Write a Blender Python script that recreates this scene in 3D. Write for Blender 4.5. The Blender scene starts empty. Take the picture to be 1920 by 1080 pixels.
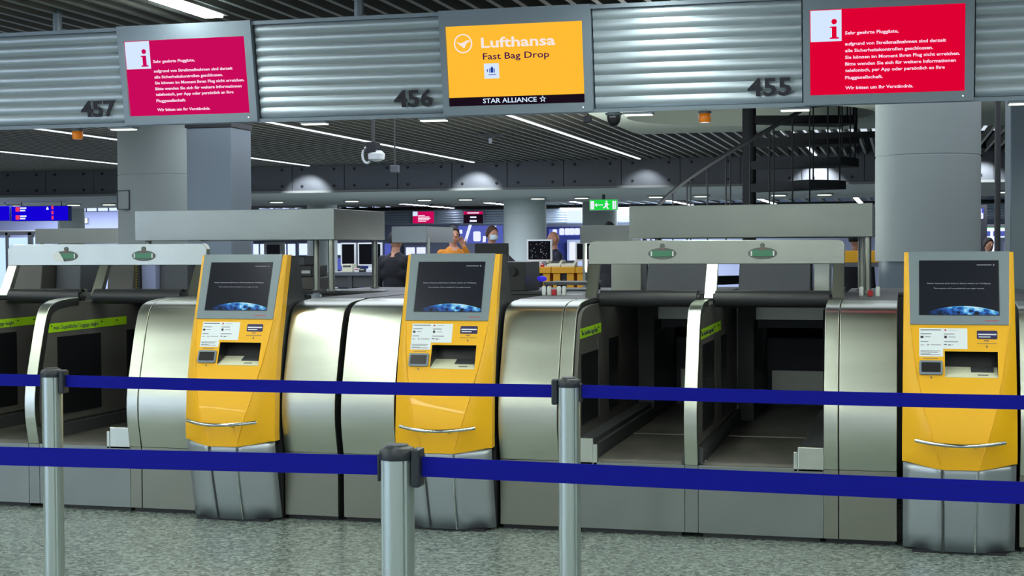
import bpy, bmesh, math, random
import numpy as np
from mathutils import Vector, Matrix
random.seed(7)
SC = bpy.context.scene
COL = SC.collection
PI = math.pi

# ------------------------------------------------------------------ camera
F_PX = 2755.0
YAW = math.atan(730.0 / F_PX)
PITCH = math.atan(74.3 / F_PX)
ROLL = math.radians(0.288)
cam_d = bpy.data.cameras.new('camera')
cam = bpy.data.objects.new('camera', cam_d)
COL.objects.link(cam)
cam_d.sensor_width = 36.0
cam_d.lens = 36.0 * F_PX / 1920.0
cam_d.clip_end = 300
fw = Vector((-math.sin(YAW) * math.cos(PITCH), math.cos(YAW) * math.cos(PITCH), -math.sin(PITCH)))
rt = Vector((math.cos(YAW), math.sin(YAW), 0))
up = rt.cross(fw)
rt2 = rt * math.cos(ROLL) - up * math.sin(ROLL)
up2 = rt * math.sin(ROLL) + up * math.cos(ROLL)
m = Matrix.Identity(4)
for i in range(3):
    m[i][0] = rt2[i]; m[i][1] = up2[i]; m[i][2] = -fw[i]
m[2][3] = 1.5
cam.matrix_world = m
SC.camera = cam

# ------------------------------------------------------------------ world, exposure
w = bpy.data.worlds.new('world'); SC.world = w; w.use_nodes = True
w.node_tree.nodes['Background'].inputs[0].default_value = (0.66, 0.74, 0.82, 1)
w.node_tree.nodes['Background'].inputs[1].default_value = 1.05
SC.view_settings.view_transform = 'Standard'
SC.view_settings.look = 'None'
SC.view_settings.gamma = 1.0
SC.view_settings.use_curve_mapping = False
SC.view_settings.exposure = 0.0
STRIP_E = 34.0      # ceiling light strips
STRIP_FAR = 14.0

# measured photo geometry: where a sight line meets the vertical plane at depth Y
def GX(px, Y):
    u = (px - 960) / F_PX
    return Y * (-math.sin(YAW) + math.cos(YAW) * u) / (math.cos(YAW) + math.sin(YAW) * u)
def GD(px, Y):
    u = (px - 960) / F_PX
    return Y / (math.cos(YAW) + math.sin(YAW) * u)
def GZ(px, py, Y):
    return 1.5 - GD(px, Y) * (py - (462 + (1690 - px) * .00503)) / F_PX

# ------------------------------------------------------------------ materials
def srgb(r, g, b):
    f = lambda c: (c / 12.92 if c <= .04045 else ((c + .055) / 1.055) ** 2.4)
    return (f(r / 255), f(g / 255), f(b / 255), 1)
MATS = {}
def mat(name, col, rough=.5, metal=0.0, spec=.5, emit=None, es=0.0, noise=None, bump=None, aniso=0.0, coat=0.0):
    """noise=(scale xyz, amount) colour grain; bump=(scale xyz, strength)"""
    mt = bpy.data.materials.new(name); mt.use_nodes = True
    nt = mt.node_tree; b = nt.nodes['Principled BSDF']
    c = srgb(*col)
    b.inputs['Base Color'].default_value = c
    b.inputs['Roughness'].default_value = rough
    b.inputs['Metallic'].default_value = metal
    b.inputs['Specular IOR Level'].default_value = spec
    if coat: b.inputs['Coat Weight'].default_value = coat
    if aniso: b.inputs['Anisotropic'].default_value = aniso
    if emit:
        b.inputs['Emission Color'].default_value = srgb(*emit)
        b.inputs['Emission Strength'].default_value = es
    tc = None
    def tex(scale):
        nonlocal tc
        if tc is None: tc = nt.nodes.new('ShaderNodeTexCoord')
        mp = nt.nodes.new('ShaderNodeMapping'); mp.inputs['Scale'].default_value = scale
        nz = nt.nodes.new('ShaderNodeTexNoise'); nz.inputs['Detail'].default_value = 4
        nz.inputs['Scale'].default_value = 1
        nt.links.new(tc.outputs['Object'], mp.inputs['Vector']); nt.links.new(mp.outputs[0], nz.inputs['Vector'])
        return nz
    if noise:
        nz = tex(noise[0])
        rp = nt.nodes.new('ShaderNodeValToRGB')
        k = noise[1]
        rp.color_ramp.elements[0].position = .3; rp.color_ramp.elements[1].position = .7
        rp.color_ramp.elements[0].color = (c[0] * (1 - k), c[1] * (1 - k), c[2] * (1 - k), 1)
        rp.color_ramp.elements[1].color = (min(1, c[0] * (1 + k)), min(1, c[1] * (1 + k)), min(1, c[2] * (1 + k)), 1)
        nt.links.new(nz.outputs['Fac'], rp.inputs[0]); nt.links.new(rp.outputs[0], b.inputs['Base Color'])
    if bump:
        nz = tex(bump[0])
        bp = nt.nodes.new('ShaderNodeBump'); bp.inputs['Strength'].default_value = bump[1]; bp.inputs['Distance'].default_value = .01
        nt.links.new(nz.outputs['Fac'], bp.inputs['Height']); nt.links.new(bp.outputs[0], b.inputs['Normal'])
    MATS[name] = mt
    return mt
mat('steel', (200, 205, 194), .28, 1.0, noise=((1.2, 1.2, 9), .05), bump=((2, 2, 260), .05))
mat('steel_dull', (172, 176, 168), .40, 1.0, noise=((2, 2, 5), .08), bump=((2, 2, 220), .05))
mat('kick_steel', (136, 138, 128), .42, .9, noise=((2, 2, 2), .06))
mat('canopy_steel', (138, 143, 138), .30, 1.0, noise=((2, 2, 4), .05), bump=((2, 2, 200), .05))
mat('steel_base', (132, 138, 136), .42, .8, noise=((3, 3, 3), .06))
mat('header_steel', (166, 178, 190), .42, .6)
mat('portal_steel', (170, 174, 164), .28, 1.0, noise=((3, 3, 1), .06), bump=((2, 2, 200), .04))
mat('header_frame', (124, 136, 150), .5, .35)
mat('digit', (18, 18, 36), .6)
mat('dark_panel', (92, 90, 86), .42, noise=((3, 3, 3), .1))
mat('black_panel', (26, 26, 29), .3)
mat('black_plastic', (24, 25, 30), .4)
mat('charcoal', (66, 68, 70), .5)
mat('mid_grey', (96, 100, 108), .55)
mat('roller', (38, 40, 44), .42)
mat('belt_rubber', (84, 82, 76), .55, noise=((7, 3, 7), .25), bump=((60, 60, 60), .1))
mat('hazard_strip', (168, 222, 20), .5, emit=None)
mat('yellow', (244, 182, 6), .42, coat=.12, noise=((1, 1, 1), .02))
mat('yellow_desk', (232, 168, 30), .5)
mat('kiosk_grey', (122, 134, 142), .5, .2)
mat('kiosk_base', (176, 184, 192), .36, .7)
mat('kiosk_body', (44, 46, 48), .45)
mat('chrome', (200, 205, 205), .18, 1.0)
mat('white_plastic', (225, 230, 232), .45)
mat('cream', (222, 222, 196), .5)
mat('paper', (228, 234, 240), .7)
mat('print_ink', (60, 66, 80), .7)
mat('purple_label', (36, 26, 84), .4)
mat('white_print', (230, 230, 240), .5)
mat('red_print', (190, 40, 50), .5)
mat('post_silver', (186, 198, 196), .34, .85, bump=((300, 300, 1), .05))
mat('post_cap', (34, 40, 48), .4)
mat('belt_blue', (4, 12, 140), .8, spec=.2, noise=((2, 2, 200), .12))
mat('slat', (124, 124, 117), .5, .2)
mat('void', (10, 10, 11), .9)
mat('plaster', (176, 186, 176), .8)
mat('column_paint', (172, 182, 180), .55, noise=((.8, .8, .8), .03))
mat('duct', (124, 136, 144), .4, .5)
mat('fascia', (112, 116, 124), .45, .4)
mat('soffit', (150, 154, 152), .7)
mat('stair_black', (26, 28, 32), .8, spec=.2)
mat('orange_lamp', (226, 130, 24), .3, emit=(240, 120, 10), es=.12)
mat('wall_lavender', (172, 180, 226), .8)
mat('wall_grey', (150, 158, 184), .8)
mat('skin', (196, 142, 116), .5)
mat('hair_brown', (74, 52, 38), .7)
mat('hair_dark', (24, 22, 24), .7)
mat('mask_white', (206, 222, 228), .7)
mat('cloth_navy', (40, 44, 62), .8)
mat('cloth_char', (54, 54, 60), .8)
mat('cloth_black', (26, 26, 34), .8)
mat('cloth_orange', (206, 130, 34), .8)
mat('cloth_red', (150, 58, 50), .8)
mat('cloth_pink', (186, 120, 130), .8)
mat('cloth_blue', (40, 52, 130), .8)
mat('shirt_white', (214, 220, 232), .8)
mat('eye', (20, 18, 16), .2)
mat('parcel', (196, 158, 96), .8)
mat('purple_glow', (60, 50, 200), .5, emit=(60, 50, 220), es=.6)
mat('green_lcd', (70, 128, 100), .4)
mat('sticker_white', (226, 230, 230), .6)
mat('sticker_grey', (96, 104, 100), .6)
mat('sticker_brown', (120, 100, 94), .6)
mat('brass', (170, 150, 60), .5)
mat('glass_lit', (190, 215, 235), .3, emit=(180, 205, 235), es=.8)
def emat(name, col, s):
    mt = bpy.data.materials.new(name); mt.use_nodes = True
    nt = mt.node_tree; nt.nodes.clear()
    e = nt.nodes.new('ShaderNodeEmission'); o = nt.nodes.new('ShaderNodeOutputMaterial')
    e.inputs[0].default_value = srgb(*col); e.inputs[1].default_value = s
    nt.links.new(e.outputs[0], o.inputs[0]); MATS[name] = mt
    return mt
emat('lamp_strip', (240, 250, 238), STRIP_E)
emat('daylight_pane', (205, 222, 255), 3.8)
emat('lamp_rear', (225, 236, 248), 2.2)
emat('lamp_far', (236, 236, 255), STRIP_FAR)
emat('lamp_small', (245, 255, 235), 1.6)
emat('scr_red', (228, 0, 52), .95)
emat('scr_pink', (206, 10, 92), .95)
emat('scr_white', (214, 232, 255), 1.0)
emat('scr_text', (255, 228, 250), 1.0)
emat('scr_yellow', (255, 188, 52), 1.0)
emat('scr_black', (26, 14, 26), 1.0)
emat('scr_purple', (62, 10, 74), 1.0)
emat('scr_cream', (246, 232, 226), 1.0)
emat('scr_blue', (10, 50, 150), 1.0)
emat('scr_ink', (86, 40, 42), 1.0)
emat('sign_blue', (20, 0, 214), 1.0)
emat('sign_white', (235, 238, 255), 1.0)
emat('scr_grey', (150, 156, 166), .8)
emat('sign_red', (240, 60, 90), 1.0)
emat('exit_green', (30, 214, 70), 1.0)
emat('window_glow', (206, 222, 255), 1.3)
emat('shop_blue', (92, 104, 200), .8)
emat('shop_white', (214, 220, 255), 1.25)
emat('desk_screen', (18, 20, 26), 1.0)
emat('poster_blue', (80, 90, 220), .9)

def kiosk_screen_mat():
    mt = bpy.data.materials.new('kiosk_screen'); mt.use_nodes = True
    nt = mt.node_tree; nt.nodes.clear(); N = nt.nodes.new; L = nt.links.new
    o = N('ShaderNodeOutputMaterial'); e = N('ShaderNodeEmission'); g = N('ShaderNodeBsdfGlossy'); ad = N('ShaderNodeAddShader')
    g.inputs['Roughness'].default_value = .25; g.inputs[0].default_value = (.035, .035, .04, 1)
    tc = N('ShaderNodeUVMap')
    sp = N('ShaderNodeSeparateXYZ'); L(tc.outputs[0], sp.inputs[0])
    def math_(op, a, b=None):
        n = N('ShaderNodeMath'); n.operation = op
        for i, v in enumerate((a, b)):
            if v is None: continue
            if isinstance(v, (int, float)): n.inputs[i].default_value = v
            else: L(v, n.inputs[i])
        return n.outputs[0]
    # earth disc whose limb peeks over the lower screen edge
    dx = math_('MULTIPLY', math_('SUBTRACT', sp.outputs[0], .56), 1.25)
    dy = math_('SUBTRACT', sp.outputs[1], -1.35)
    r = math_('SQRT', math_('ADD', math_('MULTIPLY', dx, dx), math_('MULTIPLY', math_('MULTIPLY', dy, dy), 1.0)))
    d = math_('SUBTRACT', 1.505, r)              # >0 inside
    inside = math_('GREATER_THAN', d, 0)
    limb = math_('MULTIPLY', inside, math_('POWER', math_('SUBTRACT', 1, math_('MINIMUM', math_('MULTIPLY', math_('ABSOLUTE', d), 14), 1)), 2))
    nz = N('ShaderNodeTexNoise'); nz.inputs['Scale'].default_value = 9; nz.inputs['Detail'].default_value = 5
    L(tc.outputs[0], nz.inputs['Vector'])
    cl = math_('MULTIPLY', math_('MAXIMUM', math_('SUBTRACT', nz.outputs['Fac'], .42), 0), 5)
    side = math_('MAXIMUM', math_('SUBTRACT', 1, math_('MULTIPLY', math_('ABSOLUTE', math_('SUBTRACT', sp.outputs[0], .68)), 1.75)), 0)
    tot = math_('MULTIPLY', math_('ADD', limb, math_('MULTIPLY', inside, cl)), side)
    rp = N('ShaderNodeValToRGB'); cr = rp.color_ramp
    cr.elements[0].color = (.010, .013, .019, 1); cr.elements[1].color = (.5, .8, .95, 1)
    x = cr.elements.new(.35); x.color = (.02, .10, .42, 1)
    x = cr.elements.new(.65); x.color = (.08, .42, .75, 1)
    L(tot, rp.inputs[0]); L(rp.outputs[0], e.inputs[0]); e.inputs[1].default_value = 1.0
    L(e.outputs[0], ad.inputs[0]); L(g.outputs[0], ad.inputs[1]); L(ad.outputs[0], o.inputs[0])
    MATS['kiosk_screen'] = mt
kiosk_screen_mat()
def floor_mat():
    mt = bpy.data.materials.new('granite'); mt.use_nodes = True
    nt = mt.node_tree; b = nt.nodes['Principled BSDF']; N = nt.nodes.new; L = nt.links.new
    g = N('ShaderNodeNewGeometry')
    v = N('ShaderNodeTexVoronoi'); v.inputs['Scale'].default_value = 62; L(g.outputs['Position'], v.inputs['Vector'])
    n = N('ShaderNodeTexNoise'); n.inputs['Scale'].default_value = 24; n.inputs['Detail'].default_value = 6; n.inputs['Roughness'].default_value = .7
    L(g.outputs['Position'], n.inputs['Vector'])
    sp = N('ShaderNodeSeparateColor'); L(v.outputs['Color'], sp.inputs[0])
    mx = N('ShaderNodeMath'); mx.operation = 'ADD'
    m1 = N('ShaderNodeMath'); m1.operation = 'MULTIPLY'; m1.inputs[1].default_value = .45; L(sp.outputs[0], m1.inputs[0])
    m2 = N('ShaderNodeMath'); m2.operation = 'MULTIPLY'; m2.inputs[1].default_value = .62; L(n.outputs['Fac'], m2.inputs[0])
    L(m1.outputs[0], mx.inputs[0]); L(m2.outputs[0], mx.inputs[1])
    rp = N('ShaderNodeValToRGB'); cr = rp.color_ramp
    cr.elements[0].position = .30; cr.elements[0].color = srgb(84, 93, 92)
    cr.elements[1].position = .80; cr.elements[1].color = srgb(158, 169, 163)
    x = cr.elements.new(.55); x.color = srgb(122, 134, 132)
    L(mx.outputs[0], rp.inputs[0]); L(rp.outputs[0], b.inputs['Base Color'])
    b.inputs['Roughness'].default_value = .24
    MATS['granite'] = mt
floor_mat()

# ------------------------------------------------------------------ mesh helpers
class Face:
    """a flat frame standing in the scene: u to the right, v up the surface, w out of it"""
    def __init__(s, o, upv=(0, 0, 1), xv=(1, 0, 0)):
        s.o = Vector(o); s.x = Vector(xv).normalized(); s.u = Vector(upv).normalized(); s.n = s.x.cross(s.u)
    def P(s, u, v, w=0):
        return s.o + s.x * u + s.u * v + s.n * w
class MB:
    def __init__(s): s.v = []; s.f = []; s.uv = None
    def add(s, vs, fs):
        n = len(s.v); s.v += [tuple(p) for p in vs]; s.f += [tuple(i + n for i in f) for f in fs]; return s
    def hexa(s, p):
        return s.add(p, [(0, 3, 2, 1), (4, 5, 6, 7), (0, 1, 5, 4), (1, 2, 6, 5), (2, 3, 7, 6), (3, 0, 4, 7)])
    def box(s, x0, x1, y0, y1, z0, z1):
        return s.hexa([(x0, y0, z0), (x1, y0, z0), (x1, y1, z0), (x0, y1, z0), (x0, y0, z1), (x1, y0, z1), (x1, y1, z1), (x0, y1, z1)])
    def plate(s, F, u0, u1, v0, v1, w0=0, w1=.002):
        return s.poly(F, [(u0, v0), (u1, v0), (u1, v1), (u0, v1)], w0, w1)
    def poly(s, F, pts, w0=0, w1=.002):
        n = len(pts)
        vs = [F.P(a, b, w0) for a, b in pts] + [F.P(a, b, w1) for a, b in pts]
        fs = [tuple(range(n))[::-1], tuple(range(n, 2 * n))] + [(i, (i + 1) % n, n + (i + 1) % n, n + i) for i in range(n)]
        return s.add(vs, fs)
    def prism(s, prof, x0, x1):
        """closed (y,z) outline extruded along X"""
        n = len(prof)
        vs = [(x0, a, b) for a, b in prof] + [(x1, a, b) for a, b in prof]
        return s.add(vs, [tuple(range(n)), tuple(range(n, 2 * n))[::-1]] + [(i, n + i, n + (i + 1) % n, (i + 1) % n) for i in range(n)])
    def tube(s, path, r, n=10, caps=True, r1=None):
        path = [Vector(p) for p in path]; k = len(path); rings = []
        for i, p in enumerate(path):
            t = (path[min(i + 1, k - 1)] - path[max(i - 1, 0)]).normalized()
            a = Vector((0, 0, 1)) if abs(t.z) < .9 else Vector((1, 0, 0))
            b = t.cross(a).normalized(); c = b.cross(t)
            rr = r if r1 is None else r + (r1 - r) * i / (k - 1)
            rings.append([p + (b * math.cos(2 * PI * j / n) + c * math.sin(2 * PI * j / n)) * rr for j in range(n)])
        vs = [q for ring in rings for q in ring]; fs = []
        for i in range(k - 1):
            for j in range(n):
                j2 = (j + 1) % n
                fs.append((i * n + j, i * n + j2, (i + 1) * n + j2, (i + 1) * n + j))
        if caps: fs += [tuple(range(n))[::-1], tuple(range((k - 1) * n, k * n))]
        return s.add(vs, fs)
    def lathe(s, c, prof, n=20):
        """prof = (r, z) list turned about the vertical axis through c"""
        k = len(prof); vs = []
        for r, z in prof:
            vs += [(c[0] + r * math.cos(2 * PI * j / n), c[1] + r * math.sin(2 * PI * j / n), c[2] + z) for j in range(n)]
        fs = []
        for i in range(k - 1):
            for j in range(n):
                j2 = (j + 1) % n
                fs.append((i * n + j, i * n + j2, (i + 1) * n + j2, (i + 1) * n + j))
        fs += [tuple(range(n))[::-1], tuple(range((k - 1) * n, k * n))]
        return s.add(vs, fs)
    def ellipsoid(s, c, r, n=12, m_=8, rot=None):
        vs = []; R = rot or Matrix.Identity(3)
        for i in range(m_ + 1):
            th = PI * i / m_
            for j in range(n):
                ph = 2 * PI * j / n
                vs.append(Vector(c) + R @ Vector((r[0] * math.sin(th) * math.cos(ph), r[1] * math.sin(th) * math.sin(ph), r[2] * math.cos(th))))
        fs = []
        for i in range(m_):
            for j in range(n):
                j2 = (j + 1) % n
                fs.append((i * n + j, (i + 1) * n + j, (i + 1) * n + j2, i * n + j2))
        return s.add(vs, fs)
    def mesh(s, name, material=None, smooth=None):
        me = bpy.data.meshes.new(name); me.from_pydata(s.v, [], s.f); me.validate()
        bm = bmesh.new(); bm.from_mesh(me); bmesh.ops.remove_doubles(bm, verts=bm.verts, dist=1e-6)
        bmesh.ops.delete(bm, geom=[v for v in bm.verts if not v.link_faces], context='VERTS'); bmesh.ops.recalc_face_normals(bm, faces=bm.faces); bm.to_mesh(me); bm.free()
        if material: me.materials.append(MATS[material])
        if smooth:
            me.shade_smooth(); me.set_sharp_from_angle(angle=math.radians(smooth))
        return me
    def build(s, name, material, parent=None, smooth=None, bevel=0, label=None):
        o = bpy.data.objects.new(name, s.mesh(name, material, smooth)); COL.objects.link(o)
        if parent: o.parent = parent
        if bevel:
            b = o.modifiers.new('bevel', 'BEVEL'); b.width = bevel; b.segments = 2; b.limit_method = 'ANGLE'; b.angle_limit = math.radians(40)
        if label: o['label'] = label
        return o
def tag(o, label=None, cat=None, group=None, kind=None):
    if label: o['label'] = label
    if cat: o['category'] = cat
    if group: o['group'] = group
    if kind: o['kind'] = kind
    return o
def thing(name, label, cat, loc=(0, 0, 0), rz=0, group=None):
    o = bpy.data.objects.new(name, None); COL.objects.link(o)
    o.location = loc; o.rotation_euler = (0, 0, rz); o.empty_display_size = .1
    return tag(o, label, cat, group)
def kids(o): return [c for c in KIDS.get(o.name, [])]
def copy_tree(o, parent=None):
    c = o.copy(); COL.objects.link(c)
    if parent: c.parent = parent
    for ch in [x for x in bpy.data.objects if x.parent == o]:
        copy_tree(ch, c)
    return c
def text(s, F, u, v, cap, material, parent, name='lettering', width=None, bold=0.0, ext=.0006, w=.003, align='L', kind=None, label=None):
    """flat letters of cap height `cap` lying on face F, baseline (u,v)"""
    cu = bpy.data.curves.new(name, 'FONT'); cu.body = s; cu.size = cap / .70; cu.offset = bold * cap; cu.resolution_u = 2
    cu.extrude = ext
    tmp = bpy.data.objects.new('tmp', cu)
    me = bpy.data.meshes.new_from_object(tmp)
    bpy.data.objects.remove(tmp); bpy.data.curves.remove(cu)
    xs = [q.co.x for q in me.vertices]
    x0, x1 = min(xs), max(xs); k = 1.0 if width is None else width / (x1 - x0)
    sh = {'L': 0, 'R': -(x1 - x0) * k, 'C': -(x1 - x0) * k / 2}[align]
    for q in me.vertices:
        c = q.co; q.co = F.P(u + (c.x - x0) * k + sh, v + c.y, w + c.z)
    me.materials.clear(); me.materials.append(MATS[material]); me.name = name
    o = bpy.data.objects.new(name, me); COL.objects.link(o)
    if parent: o.parent = parent
    if label: o['label'] = label
    return o
def ell(cu, cv, a, b, n=28, t0=0, t1=2 * PI):
    return [(cu + a * math.cos(t0 + (t1 - t0) * i / n), cv + b * math.sin(t0 + (t1 - t0) * i / n)) for i in range(n)]
def rrect(u0, u1, v0, v1, r, n=4):
    pts = []
    for cx, cy, t in ((u1 - r, v1 - r, 0), (u0 + r, v1 - r, PI / 2), (u0 + r, v0 + r, PI), (u1 - r, v0 + r, 1.5 * PI)):
        pts += [(cx + r * math.cos(t + PI / 2 * i / n), cy + r * math.sin(t + PI / 2 * i / n)) for i in range(n + 1)]
    return pts

# ================================================================== THE SETTING
fl = MB().box(-42, 24, -12, 60, -.08, -.012).build('floor', 'granite'); tag(fl, kind='structure')
tm = MB().box(-.5993, .5993, -.5993, .5993, -.012, 0).mesh('floor_tile', 'granite')
for i in range(-6, 3):
    for j in range(2, 12):
        o = bpy.data.objects.new('floor_tile', tm); COL.objects.link(o); o.parent = fl
        o.location = (-.03 + 1.2 * i + .04, .6 + 1.2 * j - 2.2, 0)
fl2 = MB().box(-42, 24, 12.6, 60, -.012, 0).build('floor_field', 'granite', fl)

ce = MB().box(-42, 24, -12, 24.3, 3.42, 3.5).build('ceiling', 'void'); tag(ce, kind='structure')
sm = MB().box(-.017, .017, -6, 24.2, 2.96, 3.06).mesh('slat', 'slat')
sma = MB().box(-.017, .017, -6, 9.5, 2.96, 3.06).mesh('slat', 'slat')
smb = MB().box(-.017, .017, 18.55, 24.2, 2.96, 3.06).mesh('slat', 'slat')
for i in range(150):
    x = -17.5 + .15 * i
    for ms in ((sm,) if not -3.27 < x < 6.5 else (sma, smb)):
        o = bpy.data.objects.new('slat', ms); COL.objects.link(o); o.parent = ce; o.location = (x, 0, 0)
MB().box(-42, 24, 24.3, 31.0, 2.5, 2.56).build('soffit_slab', 'soffit', ce)
MB().box(-42, 24, 31.0, 60, 3.3, 3.4).build('rear_ceiling', 'void', ce)
sm2 = MB().box(-.06, .06, 31.0, 50, 3.0, 3.06).mesh('slat', 'slat')
for i in range(60):
    o = bpy.data.objects.new('slat', sm2); COL.objects.link(o); o.parent = ce; o.location = (-26 + .5 * i, 0, 0)

# fascia of the lowered soffit: metal panels with bolt heads
tr = MB().box(-42, 24, 24.1, 24.3, 2.5, 3.3).build('trim_1', 'fascia'); tag(tr, kind='structure')
PW = .98
pm = MB().box(-PW / 2 + .006, PW / 2 - .006, 24.06, 24.1, 2.53, 3.2).mesh('fascia_panel', 'fascia')
bo = MB()
for i in range(-21, 6):
    o = bpy.data.objects.new('fascia_panel', pm); COL.objects.link(o); o.parent = tr
    xc = -4.1 + PW * i + .1; o.location = (xc, 0, 0)
    for zz in (2.61, 2.90):
        for dx in (-.3, .3):
            bo.tube([(xc + dx, 24.06, zz), (xc + dx, 24.035, zz)], .022, 8)
b_ = bo.build('bolt_head', 'black_plastic', tr); b_['kind'] = 'stuff'
MB().box(-42, 24, 24.02, 24.1, 2.49, 2.53).build('edge_rail', 'soffit', tr)
# far walls
wb = MB().box(-42, 24, 56, 56.2, -.0, 3.4).build('wall_back', 'wall_grey'); tag(wb, kind='structure')
wl = MB().box(-42.2, -42, -12, 60, 0, 3.4).build('wall_left', 'wall_lavender'); tag(wl, kind='structure')
wr = MB().box(24, 24.2, -12, 60, 0, 3.4).build('wall_right', 'wall_grey'); tag(wr, kind='structure')

# plaster ceiling field round the stairwell
pl = MB()
SX, SY = GX(1405, 16.3), 16.3       # stair pole
xb, ya, yb = 6.5, 9.5, 18.5
n = 80; ring = []
HXR, HYR = 1.34, 1.30; hcx, hcy = SX, SY
outer = []; inner = []
for i in range(n):
    t = 2 * PI * i / n
    inner.append((hcx + HXR * math.cos(t), hcy + HYR * math.sin(t)))
    dx, dy = math.cos(t), math.sin(t)
    ks = []
    if dx > 1e-6: ks.append((xb - hcx) / dx)
    if dx < -1e-6: ks.append((-3.25 - hcx) / dx)
    if dy > 1e-6: ks.append((yb - hcy) / dy)
    if dy < -1e-6: ks.append((ya - hcy) / dy)
    k = min(ks); outer.append((hcx + dx * k, hcy + dy * k))
for z in (2.94,):
    vs = [(x, y, 2.94) for x, y in inner] + [(x, y, 2.94) for x, y in outer] + [(x, y, 3.2) for x, y in inner] + [(x, y, 3.2) for x, y in outer]
    fs = []
    for i in range(n):
        j = (i + 1) % n
        fs += [(i, j, n + j, n + i), (i, 2 * n + i, 2 * n + j, j), (n + i, n + j, 3 * n + j, 3 * n + i)]
    pl.add(vs, fs)
MB_pl = pl.build('plaster_field', 'plaster', ce, smooth=40)
MB().lathe((hcx, hcy, 0), [(1.5, 3.36), (1.5, 3.40)], 32).build('stairwell_lid', 'mid_grey', ce)

# ------------------------------------------------------------------ ceiling light strips
ORD = ['leftmost','second','third','fourth','fifth','sixth','seventh','eighth','ninth','tenth','eleventh','twelfth','thirteenth','rightmost']
GRID = [-15.4, -12.6, -9.85, -6.9, -4.1, -1.3, 1.5, 4.3]
def strip(x, y0, y1, w_, zb, label, lamp='lamp_strip', group='ceiling light strips'):
    t = thing('ceiling_light', label, 'light', (x, (y0 + y1) / 2, zb), 0, group)
    h = (y1 - y0) / 2
    MB().box(-w_ / 2 - .03, w_ / 2 + .03, -h, h, .012, .07).build('housing', 'slat', t)
    MB().box(-w_ / 2, w_ / 2, -h + .02, h - .02, 0, .012).build('diffuser', lamp, t)
    return t
for gx in GRID:
    if gx == -4.1:
        strip(gx, -5.5, 8.35, .12, 2.93, 'broad white light strip above the header beam, over the first red screen', group=None)
    else:
        strip(gx, -5.5, 7.9, .12, 2.93, 'broad white light strip before the header, the ' + ORD[GRID.index(gx)] + ' from the left', group='front ceiling light strips')
for gx, lb in zip(GRID[:6], ('', 'thin light strip crossing the slatted ceiling at the far left', 'thin light strip in the ceiling above the blue signs', 'thin light strip in the ceiling running towards the small hanging box', 'bright light strip in the slatted ceiling below the yellow screen', 'light strip in the ceiling behind the spiral stair')):
    if gx == -15.4: continue
    y1 = 23.6
    if gx == -1.3:
        strip(gx, 20.0, y1, .034, 2.93, lb, 'lamp_rear', None); continue
    strip(gx, 9.4, y1, .034, 2.93, lb, 'lamp_rear', None)
for gi, gx in enumerate(GRID[:6]):
    for k in range(4):
        strip(gx, 44.0 + 1.7 * k, 45.3 + 1.7 * k, .14, 2.93, ORD[k] .replace('leftmost', 'nearest') + ' lamp of the ' + ORD[gi] + ' dashed row, from the left, in the far hall ceiling', 'lamp_far', 'dashed lamps in the far hall ceiling')
for i, px in enumerate((29, 140, 206, 520, 661, 797, 874, 1009, 1091, 1230, 1315, 1460, 1546, 1880)):
    x = GX(px, 28.0)
    t = thing('downlight', ORD[i] + ' small round downlight, from the left, in the pale soffit', 'light', (x, 28.0, 2.47), 0, 'recessed downlights in the soffit')
    MB().lathe((0, 0, 0), [(.17, 0), (.17, .035), (.14, .035)], 20).build('trim_ring', 'soffit', t)
    MB().lathe((0, 0, 0), [(.13, -.012), (.13, .0)], 20).build('lens', 'lamp_small', t)
# wall washers at the ends of the strips
for gi, gx in enumerate((-12.6, -10.07, -7.0, -4.1, -1.3, 1.2)):
    t = thing('wall_washer', ORD[gi] + ' small spotlight, from the left, at the top of the bulkhead panels', 'light', (gx, 23.35, 2.96), 0, 'wall washers above the bulkhead')
    MB().lathe((0, 0, 0), [(.03, 0), (.05, .01), (.05, .12), (.03, .13)], 14).build('lamp_body', 'black_plastic', t)
    ld = bpy.data.lights.new('washer_beam', 'SPOT'); ld.energy = 75 if gx != -1.3 else 360; ld.spot_size = math.radians(70); ld.spot_blend = .6; ld.color = (.9, .97, 1); ld.shadow_soft_size = .03
    lo = bpy.data.objects.new('washer_beam', ld); COL.objects.link(lo); lo.parent = t; lo.location = (0, 0, -.02); lo.rotation_euler = (math.radians(46), 0, 0)
# added fill lights without fixtures, to brighten the hall and its columns
for (x, y, e) in ((-7, 41, 1800), (-23, 36.5, 650), (3, 41, 1000), (-9, 51, 1500), (-9, 24.9, 500), (-20, 26, 500), (-2, 25.5, 250), (-4.5, 12.2, 130), (1.5, 12.2, 70), (-12, 12.5, 150), (-7, 17.8, 200)):
    ld = bpy.data.lights.new('hall_fill', 'AREA'); ld.energy = e; ld.size = 5; ld.color = (.82, .88, 1)
    lo = bpy.data.objects.new('hall_fill', ld); COL.objects.link(lo); lo.location = (x, y, 2.45 if 24 < y < 31 else 2.9)

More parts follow.
